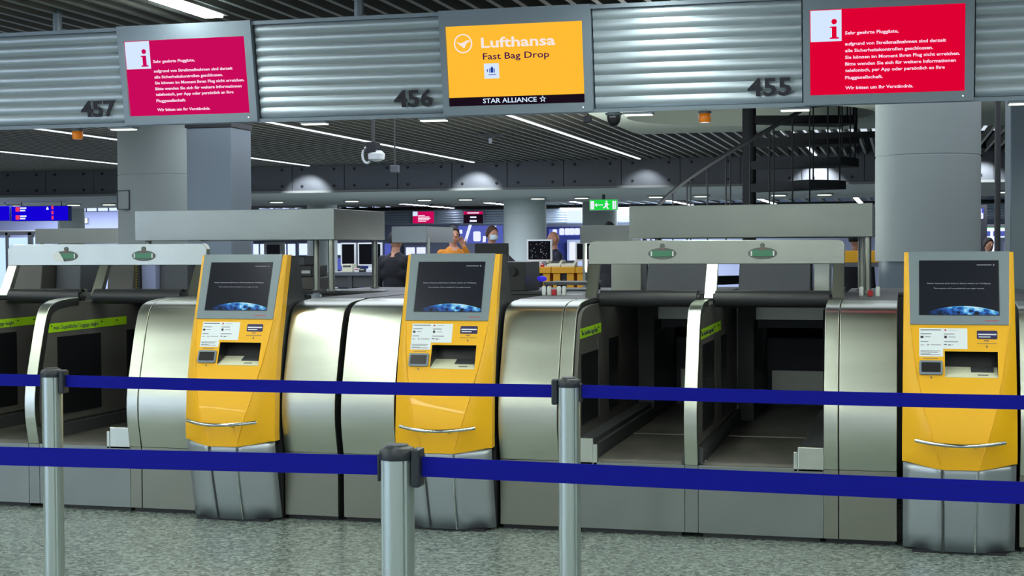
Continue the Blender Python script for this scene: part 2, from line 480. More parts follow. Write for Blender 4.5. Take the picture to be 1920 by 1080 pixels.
for (x, y, e) in ((-2.4, 14.8, 110), (-8.5, 15.5, 25)):  # unseen upward fills, added to brighten the plaster ceiling
    ld = bpy.data.lights.new('ceiling_fill', 'AREA'); ld.energy = e; ld.size = 1.2; ld.color = (.95, 1, .93)
    lo = bpy.data.objects.new('ceiling_fill', ld); COL.objects.link(lo); lo.location = (x, y, 1.25); lo.rotation_euler = (PI, 0, 0)
wn = MB()
for i in range(9): wn.box(-.06, .06, -12 + 1.6 * i - .04, -12 + 1.6 * i + .04, .3, 2.8)
for z in (.3, 2.8): wn.box(-.06, .06, -12, .8, z - .05, z + .05)
wo = wn.build('window_1', 'header_frame'); wo.location = (-13.5, 0, 0); tag(wo, kind='structure')
for i in range(8):
    MB().box(-.01, .01, -12 + 1.6 * i + .05, -12 + 1.6 * (i + 1) - .05, .36, 2.74).build('pane', 'daylight_pane', wo)
# ------------------------------------------------------------------ columns
def column(x, y, r, label, top=3.0, skirt=True):
    t = thing('column', label, 'column', (x, y, 0))
    MB().lathe((0, 0, 0), [(r, .0), (r, 2.22), (r - .004, 2.223), (r - .004, 2.229), (r, 2.232), (r, top)] if not skirt else
               [(r, 1.37), (r, 2.28), (r - .005, 2.284), (r - .005, 2.292), (r, 2.296), (r, top)], 48).build('shaft', 'column_paint', t, smooth=30)
    if skirt: MB().lathe((0, 0, 0), [(r - .03, 0), (r - .03, 1.37)], 48).build('steel_sleeve', 'duct', t, smooth=30)
    return t
c1 = column(GX(1739, 13.5), 13.5, .45, 'thick round pale grey column behind the rightmost kiosk')
c2 = column(GX(303, 14.15), 14.15, .44, 'thick round pale grey column under the first red screen')
Fc = Face((GX(312, 13.5), 13.06, 0))
hp = MB()
for a in ((-.27, -.13, 1.925, 1.93), (-.27, -.13, 2.115, 2.12), (-.27, -.265, 1.925, 2.12), (-.135, -.13, 1.925, 2.12)):
    u0, u1, v0, v1 = a
    pass
hp.box(-.265, -.135, -.425, -.33, 1.93, 2.115)
ap = hp.build('access_panel', 'column_paint', c2); 
ap2 = MB()
for a in ((-.272, -.128, 1.922, 1.93), (-.272, -.128, 2.115, 2.123), (-.272, -.264, 1.922, 2.123), (-.136, -.128, 1.922, 2.123)):
    ap2.box(a[0], a[1], -.432, -.41, a[2], a[3])
ap2.build('panel_rim', 'charcoal', c2)
dt = thing('duct_casing', 'square sheet metal casing standing against the round left column', 'duct', (GX(352, 13.2), 13.2, 0))
MB().box(0, .48, 0, .46, 0, 2.70).build('casing', 'duct', dt, bevel=.01)
MB().box(-.01, .49, -.01, .47, 2.70, 2.75).build('collar', 'black_plastic', dt)
column(GX(985, 29.5), 29.5, .44, 'bright round column between the masked man and the bald man', 2.5, False)
column(GX(1125, 36.5), 36.5, .44, 'bright column behind the green exit sign', 3.0, False)
column(GX(605, 38.5), 38.5, .42, 'far bright column showing above the left steel canopy', 3.0, False)
column(GX(135, 34), 34, .34, 'far white column right of the blue direction signs', 3.0, False)
rd = thing('duct_casing', 'tall grey metal casing cut by the right edge of the view', 'duct', (GX(1893, 10.5), 10.5, 0))
MB().box(0, .6, 0, .5, 0, 2.90).build('casing', 'duct', rd, bevel=.01)
rp_ = thing('pipe', 'thin dark vertical pipe between the right column and the casing', 'pipe', (GX(1870, 12.5), 12.5, 0))
MB().lathe((0, 0, 0), [(.024, 0), (.024, 2.95)], 12).build('pipe_tube', 'charcoal', rp_, smooth=40)
MB().lathe((0, 0, 0), [(.05, 0), (.05, .02)], 12).build('floor_flange', 'charcoal', rp_)

# ------------------------------------------------------------------ spiral stair
st = thing('spiral_staircase', 'black steel spiral staircase rising into the ceiling opening', 'stair', (SX, SY, 0))
MB().lathe((0, 0, 0), [(.075, 0), (.075, 3.12)], 20).build('centre_pole', 'stair_black', st, smooth=40)
MB().box(-.30, .20, -.2, .2, 3.12, 3.17).build('pole_plate', 'stair_black', st)
R_ = 1.15
RISE, TURN = .25, math.radians(22)
def sp_(phi, rr=R_): return (rr * math.sin(phi), -rr * math.cos(phi))
for k in range(-9, 5):
    z = 2.19 + RISE * k; phi = math.radians(50) + TURN * k
    da = TURN * .62
    arc = [sp_(phi - da + 2 * da * i / 6, R_ + .03) for i in range(7)]
    pts = [sp_(phi - 1.2, .06)] + arc + [sp_(phi + 1.2, .06)]
    nn = len(pts); tb = MB()
    tb.add([(x, y, z - .09) for x, y in pts] + [(x, y, z) for x, y in pts],
           [tuple(range(nn))[::-1], tuple(range(nn, 2 * nn))] + [(i, (i + 1) % nn, nn + (i + 1) % nn, nn + i) for i in range(nn)])
    tb.build('tread', 'stair_black', st)
    for q in (-.5, 0, .5):
        x, y = sp_(phi + TURN * q * .9); zt = z + .9 + RISE * q
        if zt > 3.32: zt = 3.32
        MB().tube([(x, y, z - .07), (x, y, zt)], .009, 6).build('baluster', 'stair_black', st)
rail = []
for i in range(60):
    phi = math.radians(50) + TURN * (-9.4 + i * .25); z = 2.19 + RISE * (-9.4 + i * .25) + .9
    if z < 3.3: rail.append((*sp_(phi), z))
MB().tube(rail, .022, 8).build('handrail', 'stair_black', st, smooth=50)
MB().box(.45, 1.52, -.25, -.17, 2.655, 2.72).build('landing_beam', 'stair_black', st)

# ================================================================== HEADER BEAM
HU = Vector((0, -.09, .565)).normalized()
HF = Face((0, 8.10, 2.27), HU)
HH = .57
hd = thing('header_beam', 'long header beam of horizontal corrugated metal above the check-in counters', 'header', (-2.5, 8.1, 2.27))
def HL(o):   # children of the beam are given in world coordinates
    o.matrix_parent_inverse = Matrix.Translation((2.5, -8.1, -2.27)); return o
MON = [(-4.572, 'pink'), (-2.540, 'yellow'), (-.510, 'red')]
MW = .875
def corrug(u0, u1, label=None):
    b = MB(); nseg = 9 * 10; pts = []
    for i in range(nseg + 1):
        v = .012 + (HH - .024) * i / nseg
        wv = -.014 + .0105 * abs(math.sin(PI * 9 * i / nseg))
        pts.append((v, wv))
    vs = []; fs = []
    for u in (u0 + .006, u1 - .006):
        vs += [HF.P(u, v, wv) for v, wv in pts]
    for u in (u0 + .006, u1 - .006):
        vs += [HF.P(u, v, -.045) for v, wv in pts]
    N_ = nseg + 1
    for i in range(nseg):
        fs += [(i, N_ + i, N_ + i + 1, i + 1), (2 * N_ + i, 2 * N_ + i + 1, 3 * N_ + i + 1, 3 * N_ + i), (i, i + 1, 2 * N_ + i + 1, 2 * N_ + i), (N_ + i, 3 * N_ + i, 3 * N_ + i + 1, N_ + i + 1)]
    b.add(vs, fs)
    return HL(b.build('corrugated_panel', 'header_steel', hd, smooth=50))
for (a, b) in ((-8.75, -6.62), (-5.725 - 0, -4.575), (-3.695, -2.543), (-1.663, -.513), (.367, 1.52), (2.40, 3.5)):
    corrug(a, b)
corrug(-6.60, -5.735)
bk = MB(); bk.plate(HF, -8.8, 3.6, -.006, HH + .006, -.20, -.046)
HL(bk.build('back_box', 'header_frame', hd))
for v0, v1 in ((-.012, .010), (HH - .010, HH + .012)):
    HL(MB().plate(HF, -8.8, 3.6, v0, v1, -.21, .012).build('edge_rail', 'header_frame', hd, label='smooth grey edge rail'))
for i, px in enumerate((114, 677)):
    x = GX(px, 8.1)
    HL(MB().tube([(x, 8.1, 2.84), (x, 8.1, 3.4)], .028, 12).build('hanger_rod', 'header_frame', hd))
for x in (.9, 3.0, -7.5):
    HL(MB().tube([(x, 8.1, 2.84), (x, 8.1, 3.4)], .028, 12).build('hanger_rod', 'header_frame', hd))
for s_, ur in (('457', -4.572), ('456', -2.540), ('455', -.510)):
    HL(text(s_, HF, ur - .065, .055, .092, 'digit', hd, 'counter_number', width=.235, bold=.035, ext=.004, w=.012, align='R', label='dark raised counter number ' + s_))
for x, lb in ((-4.62, 'slim light under the beam below the left edge of the pink screen'), (-3.36, 'slim light under the beam just right of the pink screen'), (-2.62, 'slim light under the beam by the lower left corner of the yellow screen'), (-1.42, 'slim light under the beam right of the yellow screen, beside the dome camera'), (-.56, 'slim light under the beam by the lower left corner of the red screen'), (.62, 'slim light under the beam at the far right edge')):
    t = thing('beam_light', lb, 'light', (x, 8.14, 2.256), 0, 'slim lights under the header beam')
    MB().box(-.085, .085, -.04, .04, -.012, 0).build('housing', 'header_frame', t, bevel=.004)
    MB().box(-.075, .075, -.03, .03, -.018, -.012).build('diffuser', 'lamp_small', t)

RED_TXT = ['Sehr geehrte Fluggäste,', None, 'aufgrund von Streikmaßnahmen sind derzeit', 'alle Sicherheitskontrollen geschlossen.', 'Sie können im Moment Ihren Flug nicht erreichen.',
           'Bitte wenden Sie sich für weitere Informationen', 'telefonisch, per App oder persönlich an Ihre', 'Fluggesellschaft.', None, 'Wir bitten um Ihr Verständnis.']
RED_V = [.315, None, .258, .222, .187, .152, .118, .080, None, .026]
RED_W = [.275, None, .515, .45, .585, .565, .51, .195, None, .35]
def monitor(u0, kind, label):
    t = thing('display_screen', label, 'screen', (u0 + MW / 2, 8.1, 2.27))
    Fm = Face((0, 0, 0), HU); c = MW / 2
    fr = MB()
    su0, su1, sv0, sv1 = -c + .036, c - .046, .048, .498
    v0, v1 = -.004, HH + .018
    fr.plate(Fm, -c, c, v0, sv0, -.12, .030).plate(Fm, -c, c, sv1, v1, -.12, .030).plate(Fm, -c, su0, sv0, sv1, -.12, .030).plate(Fm, su1, c, sv0, sv1, -.12, .030)
    fr.build('frame', 'header_frame', t)
    MB().poly(Fm, ell(c - .055, .022, .004, .004, 10), .030, .033).build('status_light', 'lamp_small', t)
    W = su1 - su0; H = sv1 - sv0
    gl = MB(); gl.plate(Fm, su0, su1, sv0, sv1, -.02, .014); 
    Fs = Face(Fm.P(su0, sv0, .014), HU)
    if kind in ('red', 'pink'):
        scr = gl.build('screen', 'scr_red' if kind == 'red' else 'scr_pink', t)
        iw, ih = .165, .168
        wp = MB().plate(Fs, .004, iw, H - ih, H - .004, 0, .002).build('white_square', 'scr_white', scr)
        MM = 'scr_red' if kind == 'red' else 'scr_pink'
        ib = MB()
        cx = iw - .038
        ib.poly(Fs, ell(cx, H - .065, .0145, .0145, 18), .002, .004)
        ib.plate(Fs, cx - .012, cx + .012, H - .150, H - .090, .002, .004)
        ib.plate(Fs, cx - .023, cx + .023, H - .155, H - .147, .002, .004)
        ib.plate(Fs, cx - .022, cx + .012, H - .097, H - .090, .002, .004)
        ib.build('info_letter', MM, scr)
        for s_, v, ww in zip(RED_TXT, RED_V, RED_W):
            if s_: text(s_, Fs, iw + .018, v, .0165, 'scr_text', scr, 'text_line', width=ww, bold=.03)
    else:
        scr = gl.build('screen', 'scr_yellow', t)
        MB().plate(Fs, 0, W, 0, .048, 0, .002).build('black_band', 'scr_black', scr)
        text('STAR ALLIANCE', Fs, .20, .013, .026, 'scr_white', scr, 'text_line', width=.315, bold=.02, w=.004)
        sr = MB(); cx, cy = .55, .026
        for k in range(5):      # five-part star outline
            a = PI / 2 + k * 2 * PI / 5
            p0 = (cx + .020 * math.cos(a), cy + .020 * math.sin(a)); 
            for sg in (-1, 1):
                b_ = a + sg * PI / 5
                p1 = (cx + .009 * math.cos(b_), cy + .009 * math.sin(b_))
                q0 = (cx + .013 * math.cos(a), cy + .013 * math.sin(a)); q1 = (cx + .005 * math.cos(b_), cy + .005 * math.sin(b_))
                sr.poly(Fs, [p0, p1, q1, q0], .002, .004)
        sr.build('star_emblem', 'scr_white', scr)
        text('Lufthansa', Fs, .205, .325, .055, 'scr_cream', scr, 'airline_name', width=.43, bold=.03)
        text('Fast Bag Drop', Fs, .212, .258, .036, 'scr_purple', scr, 'text_line', width=.385, bold=.012)
        rg = MB(); cx, cy, r0, r1 = .098, .352, .047, .054; nn = 32
        for i in range(nn):
            a, b_ = 2 * PI * i / nn, 2 * PI * (i + 1) / nn
            rg.poly(Fs, [(cx + r0 * math.cos(a), cy + r0 * math.sin(a)), (cx + r1 * math.cos(a), cy + r1 * math.sin(a)), (cx + r1 * math.cos(b_), cy + r1 * math.sin(b_)), (cx + r0 * math.cos(b_), cy + r0 * math.sin(b_))], 0, .002)
        # bird in flight
        rg.poly(Fs, [(cx - .040, cy + .012), (cx - .018, cy + .002), (cx + .002, cy + .006), (cx + .020, cy + .016), (cx + .034, cy + .018), (cx + .026, cy + .006), (cx + .014, cy - .010), (cx + .010, cy - .022), (cx + .004, cy - .026), (cx - .008, cy - .016), (cx - .020, cy - .008)], 0, .002)
        rg.poly(Fs, [(cx + .020, cy + .016), (cx + .034, cy + .018), (cx + .044, cy + .010), (cx + .026, cy + .006)], 0, .002)
        rg.build('bird_emblem', 'scr_cream', scr)
        MB().plate(Fs, .215, .302, .150, .235, 0, .002).build('pictogram_tile', 'scr_white', scr)
        ip = MB(); ip.plate(Fs, .246, .251, .183, .207, .002, .004).plate(Fs, .255, .268, .183, .212, .002, .004).plate(Fs, .272, .277, .183, .207, .002, .004)
        ip.plate(Fs, .258, .265, .210, .217, .002, .004).plate(Fs, .240, .284, .170, .174, .002, .004).plate(Fs, .232, .237, .188, .203, .002, .004)
        ip.build('luggage_pictogram', 'scr_blue', scr)
    return t
monitor(-4.572, 'pink', 'screen with pink German strike notice left of the number 456 panel, above the left column')
monitor(-2.540, 'yellow', 'bright yellow screen announcing a fast bag drop beside number 456')
monitor(-.510, 'red', 'screen with red German strike notice beside number 455 at the right')

# small ceiling devices
def warn_lamp(x, y, z, label):
    t = thing('warning_lamp', label, 'lamp', (x, y, z))
    MB().lathe((0, 0, 0), [(.028, 0), (.034, .01), (.034, .045), (.03, .05)], 16).build('lens', 'orange_lamp', t, smooth=50)
    MB().lathe((0, 0, 0), [(.038, .05), (.038, .062)], 16).build('base', 'header_frame', t)
warn_lamp(GX(149, 8.2), 8.2, 2.195, 'small orange lamp under the header beam left of the first red screen')
warn_lamp(GX(1322, 8.2), 8.2, 2.195, 'small orange lamp under the header beam below the number 455')
dc = thing('dome_camera', 'dark dome camera under the header beam right of the yellow screen', 'camera', (GX(1152, 8.15), 8.15, 2.256))
MB().lathe((0, 0, 0), [(.045, -.012), (.05, 0), (.05, .0)], 20).build('mount', 'header_frame', dc)
MB().ellipsoid((0, 0, -.02), (.04, .04, .055), 16, 10).build('dome', 'black_plastic', dc, smooth=60)
MB().box(-.018, .018, -.048, -.036, -.03, -.02).build('camera_cradle', 'mid_grey', dc, bevel=.004)
sb = thing('sensor_box', 'small dark blue sensor box hanging at the lower right corner of the yellow screen', 'sensor', (GX(1103, 8.1), 8.1, 2.256))
MB().tube([(0, 0, 0), (0, 0, -.02)], .006, 8).build('stem', 'black_plastic', sb)
MB().box(-.022, .022, -.02, .02, -.055, -.018).build('housing', 'digit', sb, bevel=.004)
# cctv camera
Yc = 13.0; cx = GX(702, Yc)
cc = thing('security_camera', 'white security camera with looped cable hanging from the slatted ceiling', 'camera', (cx, Yc, 2.96))
MB().box(-.06, .06, -.05, .05, -.04, 0).build('mount_plate', 'mid_grey', cc)
MB().tube([(0, 0, -.03), (0, 0, -.52)], .014, 10).build('drop_rod', 'charcoal', cc)
MB().box(-.05, .045, -.07, .07, -.56, -.46).build('bracket', 'black_plastic', cc, bevel=.006)
MB().lathe((.03, 0, -.64), [(.03, 0), (.075, .02), (.08, .07), (.05, .10)], 18).build('camera_housing', 'white_plastic', cc, smooth=50)
MB().tube([(-.02 - .045 + .045 * math.cos(a), 0, -.58 + .075 * math.sin(a)) for a in [math.radians(20 + 32 * i) for i in range(11)]], .012, 8).build('cable_loop', 'white_plastic', cc, smooth=50)
hb = thing('sensor_box', 'small grey box hanging on a thin rod below the slatted ceiling', 'sensor', (GX(742, 13.5), 13.5, 2.96))
MB().tube([(0, 0, 0), (0, 0, -.66)], .008, 8).build('rod', 'charcoal', hb)
MB().box(-.04, .04, -.03, .03, -.72, -.65).build('housing', 'mid_grey', hb, bevel=.006)
tb_ = thing('ceiling_sensor', 'grey T-shaped fitting under the slats below the yellow screen', 'sensor', (GX(921, 18), 18, 2.95))
MB().box(-.17, .17, -.02, .02, -.03, 0).build('crossbar', 'mid_grey', tb_)
MB().lathe((0, 0, -.12), [(.02, 0), (.025, .09)], 10).build('probe', 'mid_grey', tb_)

# ================================================================== CHECK-IN LANES
PROF = [(7.55, 0.0), (7.548, .375), (7.530, .45), (7.513, .55), (7.514, .66), (7.534, .76), (7.562, .86), (7.589, .95), (7.613, 1.03), (7.637, 1.095), (7.662, 1.145), (7.700, 1.178), (7.765, 1.199), (7.86, 1.210), (8.0, 1.216)]
def offset_prof(pr, d):
    out = []
    for i, p in enumerate(pr):
        a = Vector(pr[max(i - 1, 0)]); b = Vector(pr[min(i + 1, len(pr) - 1)])
        t = (b - a).normalized(); nrm = Vector((t.y, -t.x)); out.append((p[0] + nrm.x * d, p[1] + nrm.y * d))
    return out
def smooth_prof(pr, k=3):
    out = [pr[0]]
    P = [Vector(p) for p in pr]
    for i in range(len(P) - 1):
        p0 = P[max(i - 1, 0)]; p1 = P[i]; p2 = P[i + 1]; p3 = P[min(i + 2, len(P) - 1)]
        for j in range(1, k + 1):
            t = j / k
            q = .5 * ((2 * p1) + (-p0 + p2) * t + (2 * p0 - 5 * p1 + 4 * p2 - p3) * t * t + (-p0 + 3 * p1 - 3 * p2 + p3) * t ** 3)
            out.append((q.x, q.y))
    return out
UP = smooth_prof(PROF[1:], 4)
def shell_strip(x0, x1, pr, d=.02, out=0.0, base=(0, 0)):
    o_ = offset_prof(pr, -out) if out else pr
    i_ = offset_prof(pr, d)
    cl = o_ + i_[::-1]
    return MB().prism([(a - base[0], b - base[1]) for a, b in cl], x0, x1)

def cabinet(x0, x1, label, seam_strip=None, deep=9.3, base_open=True):
    """steel nosed counter pedestal"""
    t = thing('counter_pedestal', label, 'cabinet', (x0, 7.55, 0))
    W = x1 - x0; B = (7.55, 0)
    inner = offset_prof(UP, .022)
    prof = [(7.575, .02), (7.575, .37)] + inner + [(deep, 1.19), (deep, .02)]
    MB().prism([(a - B[0], b) for a, b in prof], .012, W - .012).build('body', 'charcoal', t)
    a0, a1 = 0, W
    if seam_strip == 'R': a1 = W - .075
    if seam_strip == 'L': a0 = .075
    shell_strip(a0, a1, UP, .02, base=B).build('front_cover', 'steel', t, smooth=35, bevel=.003)
    MB().box(a0, a1, 0.0, .02, .025, .374).build('kick_panel', 'kick_steel', t, bevel=.002)
    if seam_strip == 'R':
        shell_strip(W - .070, W, UP, .02, base=B).build('edge_strip', 'steel', t, smooth=35, bevel=.003)
        MB().box(W - .070, W, 0.0, .02, .025, .374).build('kick_panel', 'kick_steel', t, bevel=.002)
    if seam_strip == 'L':
        shell_strip(0, .070, UP, .02, base=B).build('edge_strip', 'steel', t, smooth=35, bevel=.003)
        MB().box(0, .070, 0.0, .02, .025, .374).build('kick_panel', 'kick_steel', t, bevel=.002)
    MB().box(0, W, .45, deep - 7.55, 1.195, 1.217).build('worktop', 'charcoal', t)
    MB().box(.01, W - .01, .03, .1, 0, .025).build('plinth', 'black_plastic', t)
    return t
XA = lambda px: GX(px, 7.53)
XD0_ = (XA(45) + XA(72)) / 2 - .61
xc1a, xc1b = XA(238), -3.86
cabinet(XA(237), XA(262) + .32, 'steel fronted pedestal left of the leftmost yellow kiosk', 'L')
cabinet(XA(528), XA(628), 'narrow steel pedestal right beside the leftmost yellow kiosk')
cabinet(XA(639), XA(639) + .31, 'steel pedestal left beside the middle yellow kiosk, paired with another')
cabinet(XA(934), XA(1071), 'steel fronted pedestal right of the middle yellow kiosk, with a scratch', 'R')
cabinet(XA(1545), XA(1683), 'steel fronted pedestal left of the rightmost yellow kiosk', 'L')
cabinet(XA(1914), XA(1914) + .4, 'steel pedestal cut off at the right edge beyond the rightmost kiosk')

cabinet(-6.6, XD0_ - .04, 'steel pedestal beyond the left edge of the view')
def hazard(F_, parent, u0, u1, v0, v1, txt=True, tu=.12, tw=.5):
    h = MB().poly(F_, [(u0, v0), (u1, v0 + .006), (u1, v1 + .006), (u0, v1)], 0, .002).build('height_strip', 'hazard_strip', parent, label='bright yellow green height strip')
    if txt:
        text('max. Gepäckhöhe / Luggage height', F_, tu, v0 + .017, .024, 'print_ink', h, 'lettering', width=tw, w=.0025, bold=.01)
    rv = MB()
    for u in (u0 + .03, u0 + (u1 - u0) * .66, u0 + (u1 - u0) * .86):
        rv.poly(F_, ell(u, v1 - .014, .005, .005, 8), .002, .006)
    rv.build('rivet', 'black_plastic', h)

def divider(xc, label, front=7.53, left_strip=False, z_end=.375, wdt=.068):
    """slim lane wall: dark panels behind a curved steel edge"""
    t = thing('lane_divider', label, 'divider', (xc, 7.55, 0))
    B = (7.55, 0); h = wdt / 2
    shell_strip(-h, h, UP, .05, base=B).build('edge_strip', 'steel', t, smooth=35, bevel=.003)
    inner = offset_prof(UP, .03)
    prof = [(p[0] - B[0], p[1]) for p in inner] + [(9.45 - B[0], 1.19), (9.45 - B[0], .3), (.03, .3)]
    MB().prism(prof, -h + .004, h - .004).build('side_panel', 'dark_panel', t, smooth=30)
    MB().box(-h, h, 0.0, .02, .025, .374).build('kick_panel', 'steel_base', t, bevel=.002)
    # recessed smoked windows framed on the right face
    Fr = Face((h - .004, 0, 0), (0, 0, 1), (0, 1, 0))
    MB().plate(Fr, .21, .70, .52, .985, -.001, .003).build('window_panel', 'black_panel', t)
    MB().plate(Fr, 1.02, 1.30, .52, .985, -.001, .003).build('window_panel', 'black_panel', t)
    hazard(Fr, t, .118, 1.02, 1.015, 1.068, True, .17, .5)
    MB().plate(Fr, .0, 1.88, .475, .482, 0, .004).build('ledge_line', 'steel_dull', t)
    MB().poly(Fr, ell(.50, .435, .007, .007, 10), 0, .008).build('bolt', 'chrome', t)
    return t
XD1 = (XA(45) + XA(72)) / 2 - .01; XD2 = (XA(1283) + XA(1307)) / 2
divider(XD1, 'lane divider with curved steel edge behind the left belt post')
divider(XD2, 'lane divider with curved steel edge between the two right lanes')
XD0 = XD1 - .60
divider(XD0, 'lane divider at the far left edge of the view')
# side faces of the pedestals that flank the lanes carry the same dark panels
def lane_wall(x, label):
    t = thing('lane_side_panel', label, 'panel', (x, 7.55, 0))
    inner = offset_prof(UP, .03)
    prof = [(p[0] - 7.55, p[1]) for p in inner] + [(1.9, 1.185), (1.9, .30), (.03, .30)]
    MB().prism(prof, 0, .02).build('panel', 'dark_panel', t, smooth=30)
    Fr = Face((.02, 0, 0), (0, 0, 1), (0, 1, 0))
    MB().plate(Fr, .12, .58, .55, .93, 0, .003).build('window_panel', 'black_panel', t)
    MB().plate(Fr, .88, 1.18, .55, .97, 0, .003).build('window_panel', 'black_panel', t)
    MB().plate(Fr, .575, .59, .55, .985, 0, .006).build('window_trim', 'charcoal', t)
    hazard(Fr, t, .098, .66, 1.015, 1.068, True, .135, .42)
    return t
lane_wall(XA(1071) + .001, 'dark inner lane wall beside the pedestal right of the middle kiosk')

def lane(x0, x1, label_belt, left=True, right=True):
    W = x1 - x0
    t = thing('conveyor', label_belt, 'conveyor', (x0, 7.55, 0))
    # front panel
    MB().box(0, W, 0, .02, .025, .375).build('front_panel', 'steel_base', t, bevel=.002)
    MB().box(.02, W - .02, .04, 2.6, .0, .33).build('bed', 'charcoal', t)
    r = .05
    # belt loop: weighing belt then feed belt
    for y0, y1, nm in ((.03, 1.10, 'weighing_belt'), (1.13, 2.85, 'feed_belt')):
        pr = [(y0 + r * .5 + r * .5 * math.sin(a) * -1, .362 + .028 * math.cos(a)) for a in [PI * i / 8 for i in range(9)]]
        cl = pr + [(y1, .334), (y1, .39)]
        MB().prism(cl, .02, W - .02).build(nm, 'belt_rubber', t, smooth=40)
    MB().box(.02, W - .02, 1.10, 1.13, .34, .393).build('belt_joint', 'steel_dull', t)
    # side rail, higher on the left
    if left: MB().box(.0, .085, .03, 1.88, .375, .495).build('side_rail', 'charcoal', t, bevel=.004)
    MB().box(.085 if left else 0, .105 if left else .02, .03, 1.88, .375, .465).build('skirt_rail', 'charcoal', t)
    if not right: MB().box(W - .02, W, .03, 1.88, .375, .43).build('skirt_rail', 'charcoal', t)
    if left: MB().box(-.0, .088, .0, .03, .36, .50).build('rail_bracket', 'steel', t, bevel=.004)
    if left: MB().box(.088, .11, .0, .028, .36, .47).build('rail_bracket', 'steel', t, bevel=.003)
    if right: MB().box(W - .13, W - .0, .0, .05, .36, .485).build('rail_bracket', 'steel', t, bevel=.004)
    if right: MB().box(W - .15, W - .13, .0, .03, .36, .46).build('rail_bracket', 'steel', t, bevel=.003)
    if right: MB().box(W - .12, W, .05, 1.88, .375, .47).build('side_rail', 'charcoal', t, bevel=.004)
    MB().box(.11 if left else .03, .115 if left else .036, .04, 1.1, .392, .398).build('chrome_line', 'chrome', t)
    # tunnel head at the end of the lane
    q = 1.9
    MB().box(.10, W - .10, q + .99, q + 1.05, .34, .86).build('end_panel', 'mid_grey', t)
    MB().box(.13, W - .13, q + .96, q + .99, .42, .64).build('end_plate', 'steel_dull', t, bevel=.005)
    MB().box(.0, .10, q, q + 1.0, .33, 1.16).build('side_cheek', 'charcoal', t)
    MB().box(W - .10, W, q, q + 1.0, .33, 1.10).build('side_cheek', 'charcoal', t)
    MB().box(.10, W - .10, q + .30, q + .34, .97, 1.03).build('slot_lintel', 'mid_grey', t)
    MB().box(.10, W - .10, q + .18, q + .30, 1.03, 1.13).build('steel_lintel', 'steel_dull', t)
    MB().box(.10, W - .10, q + 1.0, q + 1.05, .86, 1.0).build('dark_slot', 'void', t)
    MB().box(.0, W, 1.05, q + 1.1, 1.17, 1.217).build('hood_deck', 'charcoal', t)
    return t
lane(XD1 + .036, XA(237) - .001, 'black conveyor lane below counter 457, right of the left divider', False, True)
lane(XD0 + .036, XD1 - .036, 'black conveyor lane at the left edge of the view', False, False)
lane(XA(1071) + .022, XD2 - .036, 'black conveyor lane right of the middle kiosk, behind the belt post', True, False)
lane(XD2 + .036, XA(1545) - .001, 'black conveyor lane left of the rightmost kiosk, with pale end plate', False, True)

# front skirting gaps
# rollers
def roller(x0, x1, label):
    t = thing('lane_roller', label, 'roller', ((x0 + x1) / 2, 8.17, 1.215))
    h = (x1 - x0) / 2
    MB().tube([(-h, 0, 0), (h, 0, 0)], .047, 24).build('cover_tube', 'roller', t, smooth=40)
    MB().prism([(0, .0), (.0, .044), (.07, .044), (.07, .0)], -h, h).build('flap', 'roller', t)
    MB().tube([(-h - .012, 0, 0), (-h, 0, 0)], .03, 16).build('end_cap', 'black_plastic', t)
    MB().tube([(h, 0, 0), (h + .012, 0, 0)], .03, 16).build('end_cap', 'black_plastic', t)
roller(XD1 + .05, XA(237) + .02, 'thick dark roller tube across the lane behind the left post')
roller(XD0 + .05, XD1 - .05, 'thick dark roller tube across the lane at the left edge')
roller(XA(1071) + .03, XD2 - .05, 'thick dark roller tube across the lane behind the middle post')
roller(XD2 + .05, XA(1545) - .0, 'thick dark roller tube across the rightmost lane')

# portal frames
def portal(x0, x1, mids, z0, z1, ovals, label):
    Y = 8.38
    t = thing('sign_portal', label, 'frame', (x0, Y, 0))
    W = x1 - x0; r = .035
    Fp = Face((0, 0, 0))
    pts = [(0, z0), (W, z0), (W, z1 - r), (W - .012, z1 - .010), (W - r, z1), (r, z1), (.012, z1 - .010), (0, z1 - r)]
    MB().poly(Fp, pts, -.05, 0).build('cross_band', 'portal_steel', t, bevel=.003)
    for xm in mids:
        xm = xm - x0
        vs = []
        for (x, y, z) in ((xm - .03, .04, z0 + .0), (xm + .03, .04, z0 + .0), (xm + .03, .0, z0), (xm - .03, .0, z0)):
            vs.append((x, y, z))
        lo = [(xm - .033, -.06, 1.215), (xm + .033, -.06, 1.215), (xm + .033, -.11, 1.215), (xm - .033, -.11, 1.215)]
        MB().hexa(lo + vs).build('leg', 'portal_steel', t)
    for (px, peeled) in ovals:
        u = GX(px, Y) - x0; v = (z0 + z1) / 2 - .008
        dp = MB().poly(Fp, ell(u, v, .082, .034, 32), 0, .003).build('oval_display', 'sticker_grey', t)
        MB().poly(Fp, rrect(u - .062, u + .062, v - .016, v + .018, .014), .003, .006).build('display_window', 'green_lcd', dp)
        kn = MB().poly(Fp, ell(u, v + .045, .014, .014, 16), 0, .006)
        kn.build('sensor_eye', 'sticker_grey', dp)
        MB().poly(Fp, [(u - .022, v + .020), (u + .022, v + .020), (u + .012, v + .036), (u - .012, v + .036)], .003, .005).build('sensor_base', 'sticker_brown', dp)
        for s_ in (-1, 1):
            MB().plate(Fp, u + s_ * .062 - .004, u + s_ * .062 + .004, v - .014, v + .014, .006, .008).build('bracket_mark', 'sticker_white', dp)
        if peeled:
            MB().poly(Fp, [(u - .092, v - .012), (u - .09, v + .012), (u - .065, v + .028), (u - .052, v + .030), (u - .035, v + .010), (u - .02, v - .015), (u - .012, v - .036), (u - .05, v - .034), (u - .08, v - .026)], .009, .010).build('peeling_sticker', 'sticker_white', dp, label='half peeled white sticker')
    return t
z0p, z1p = 1.405, 1.541
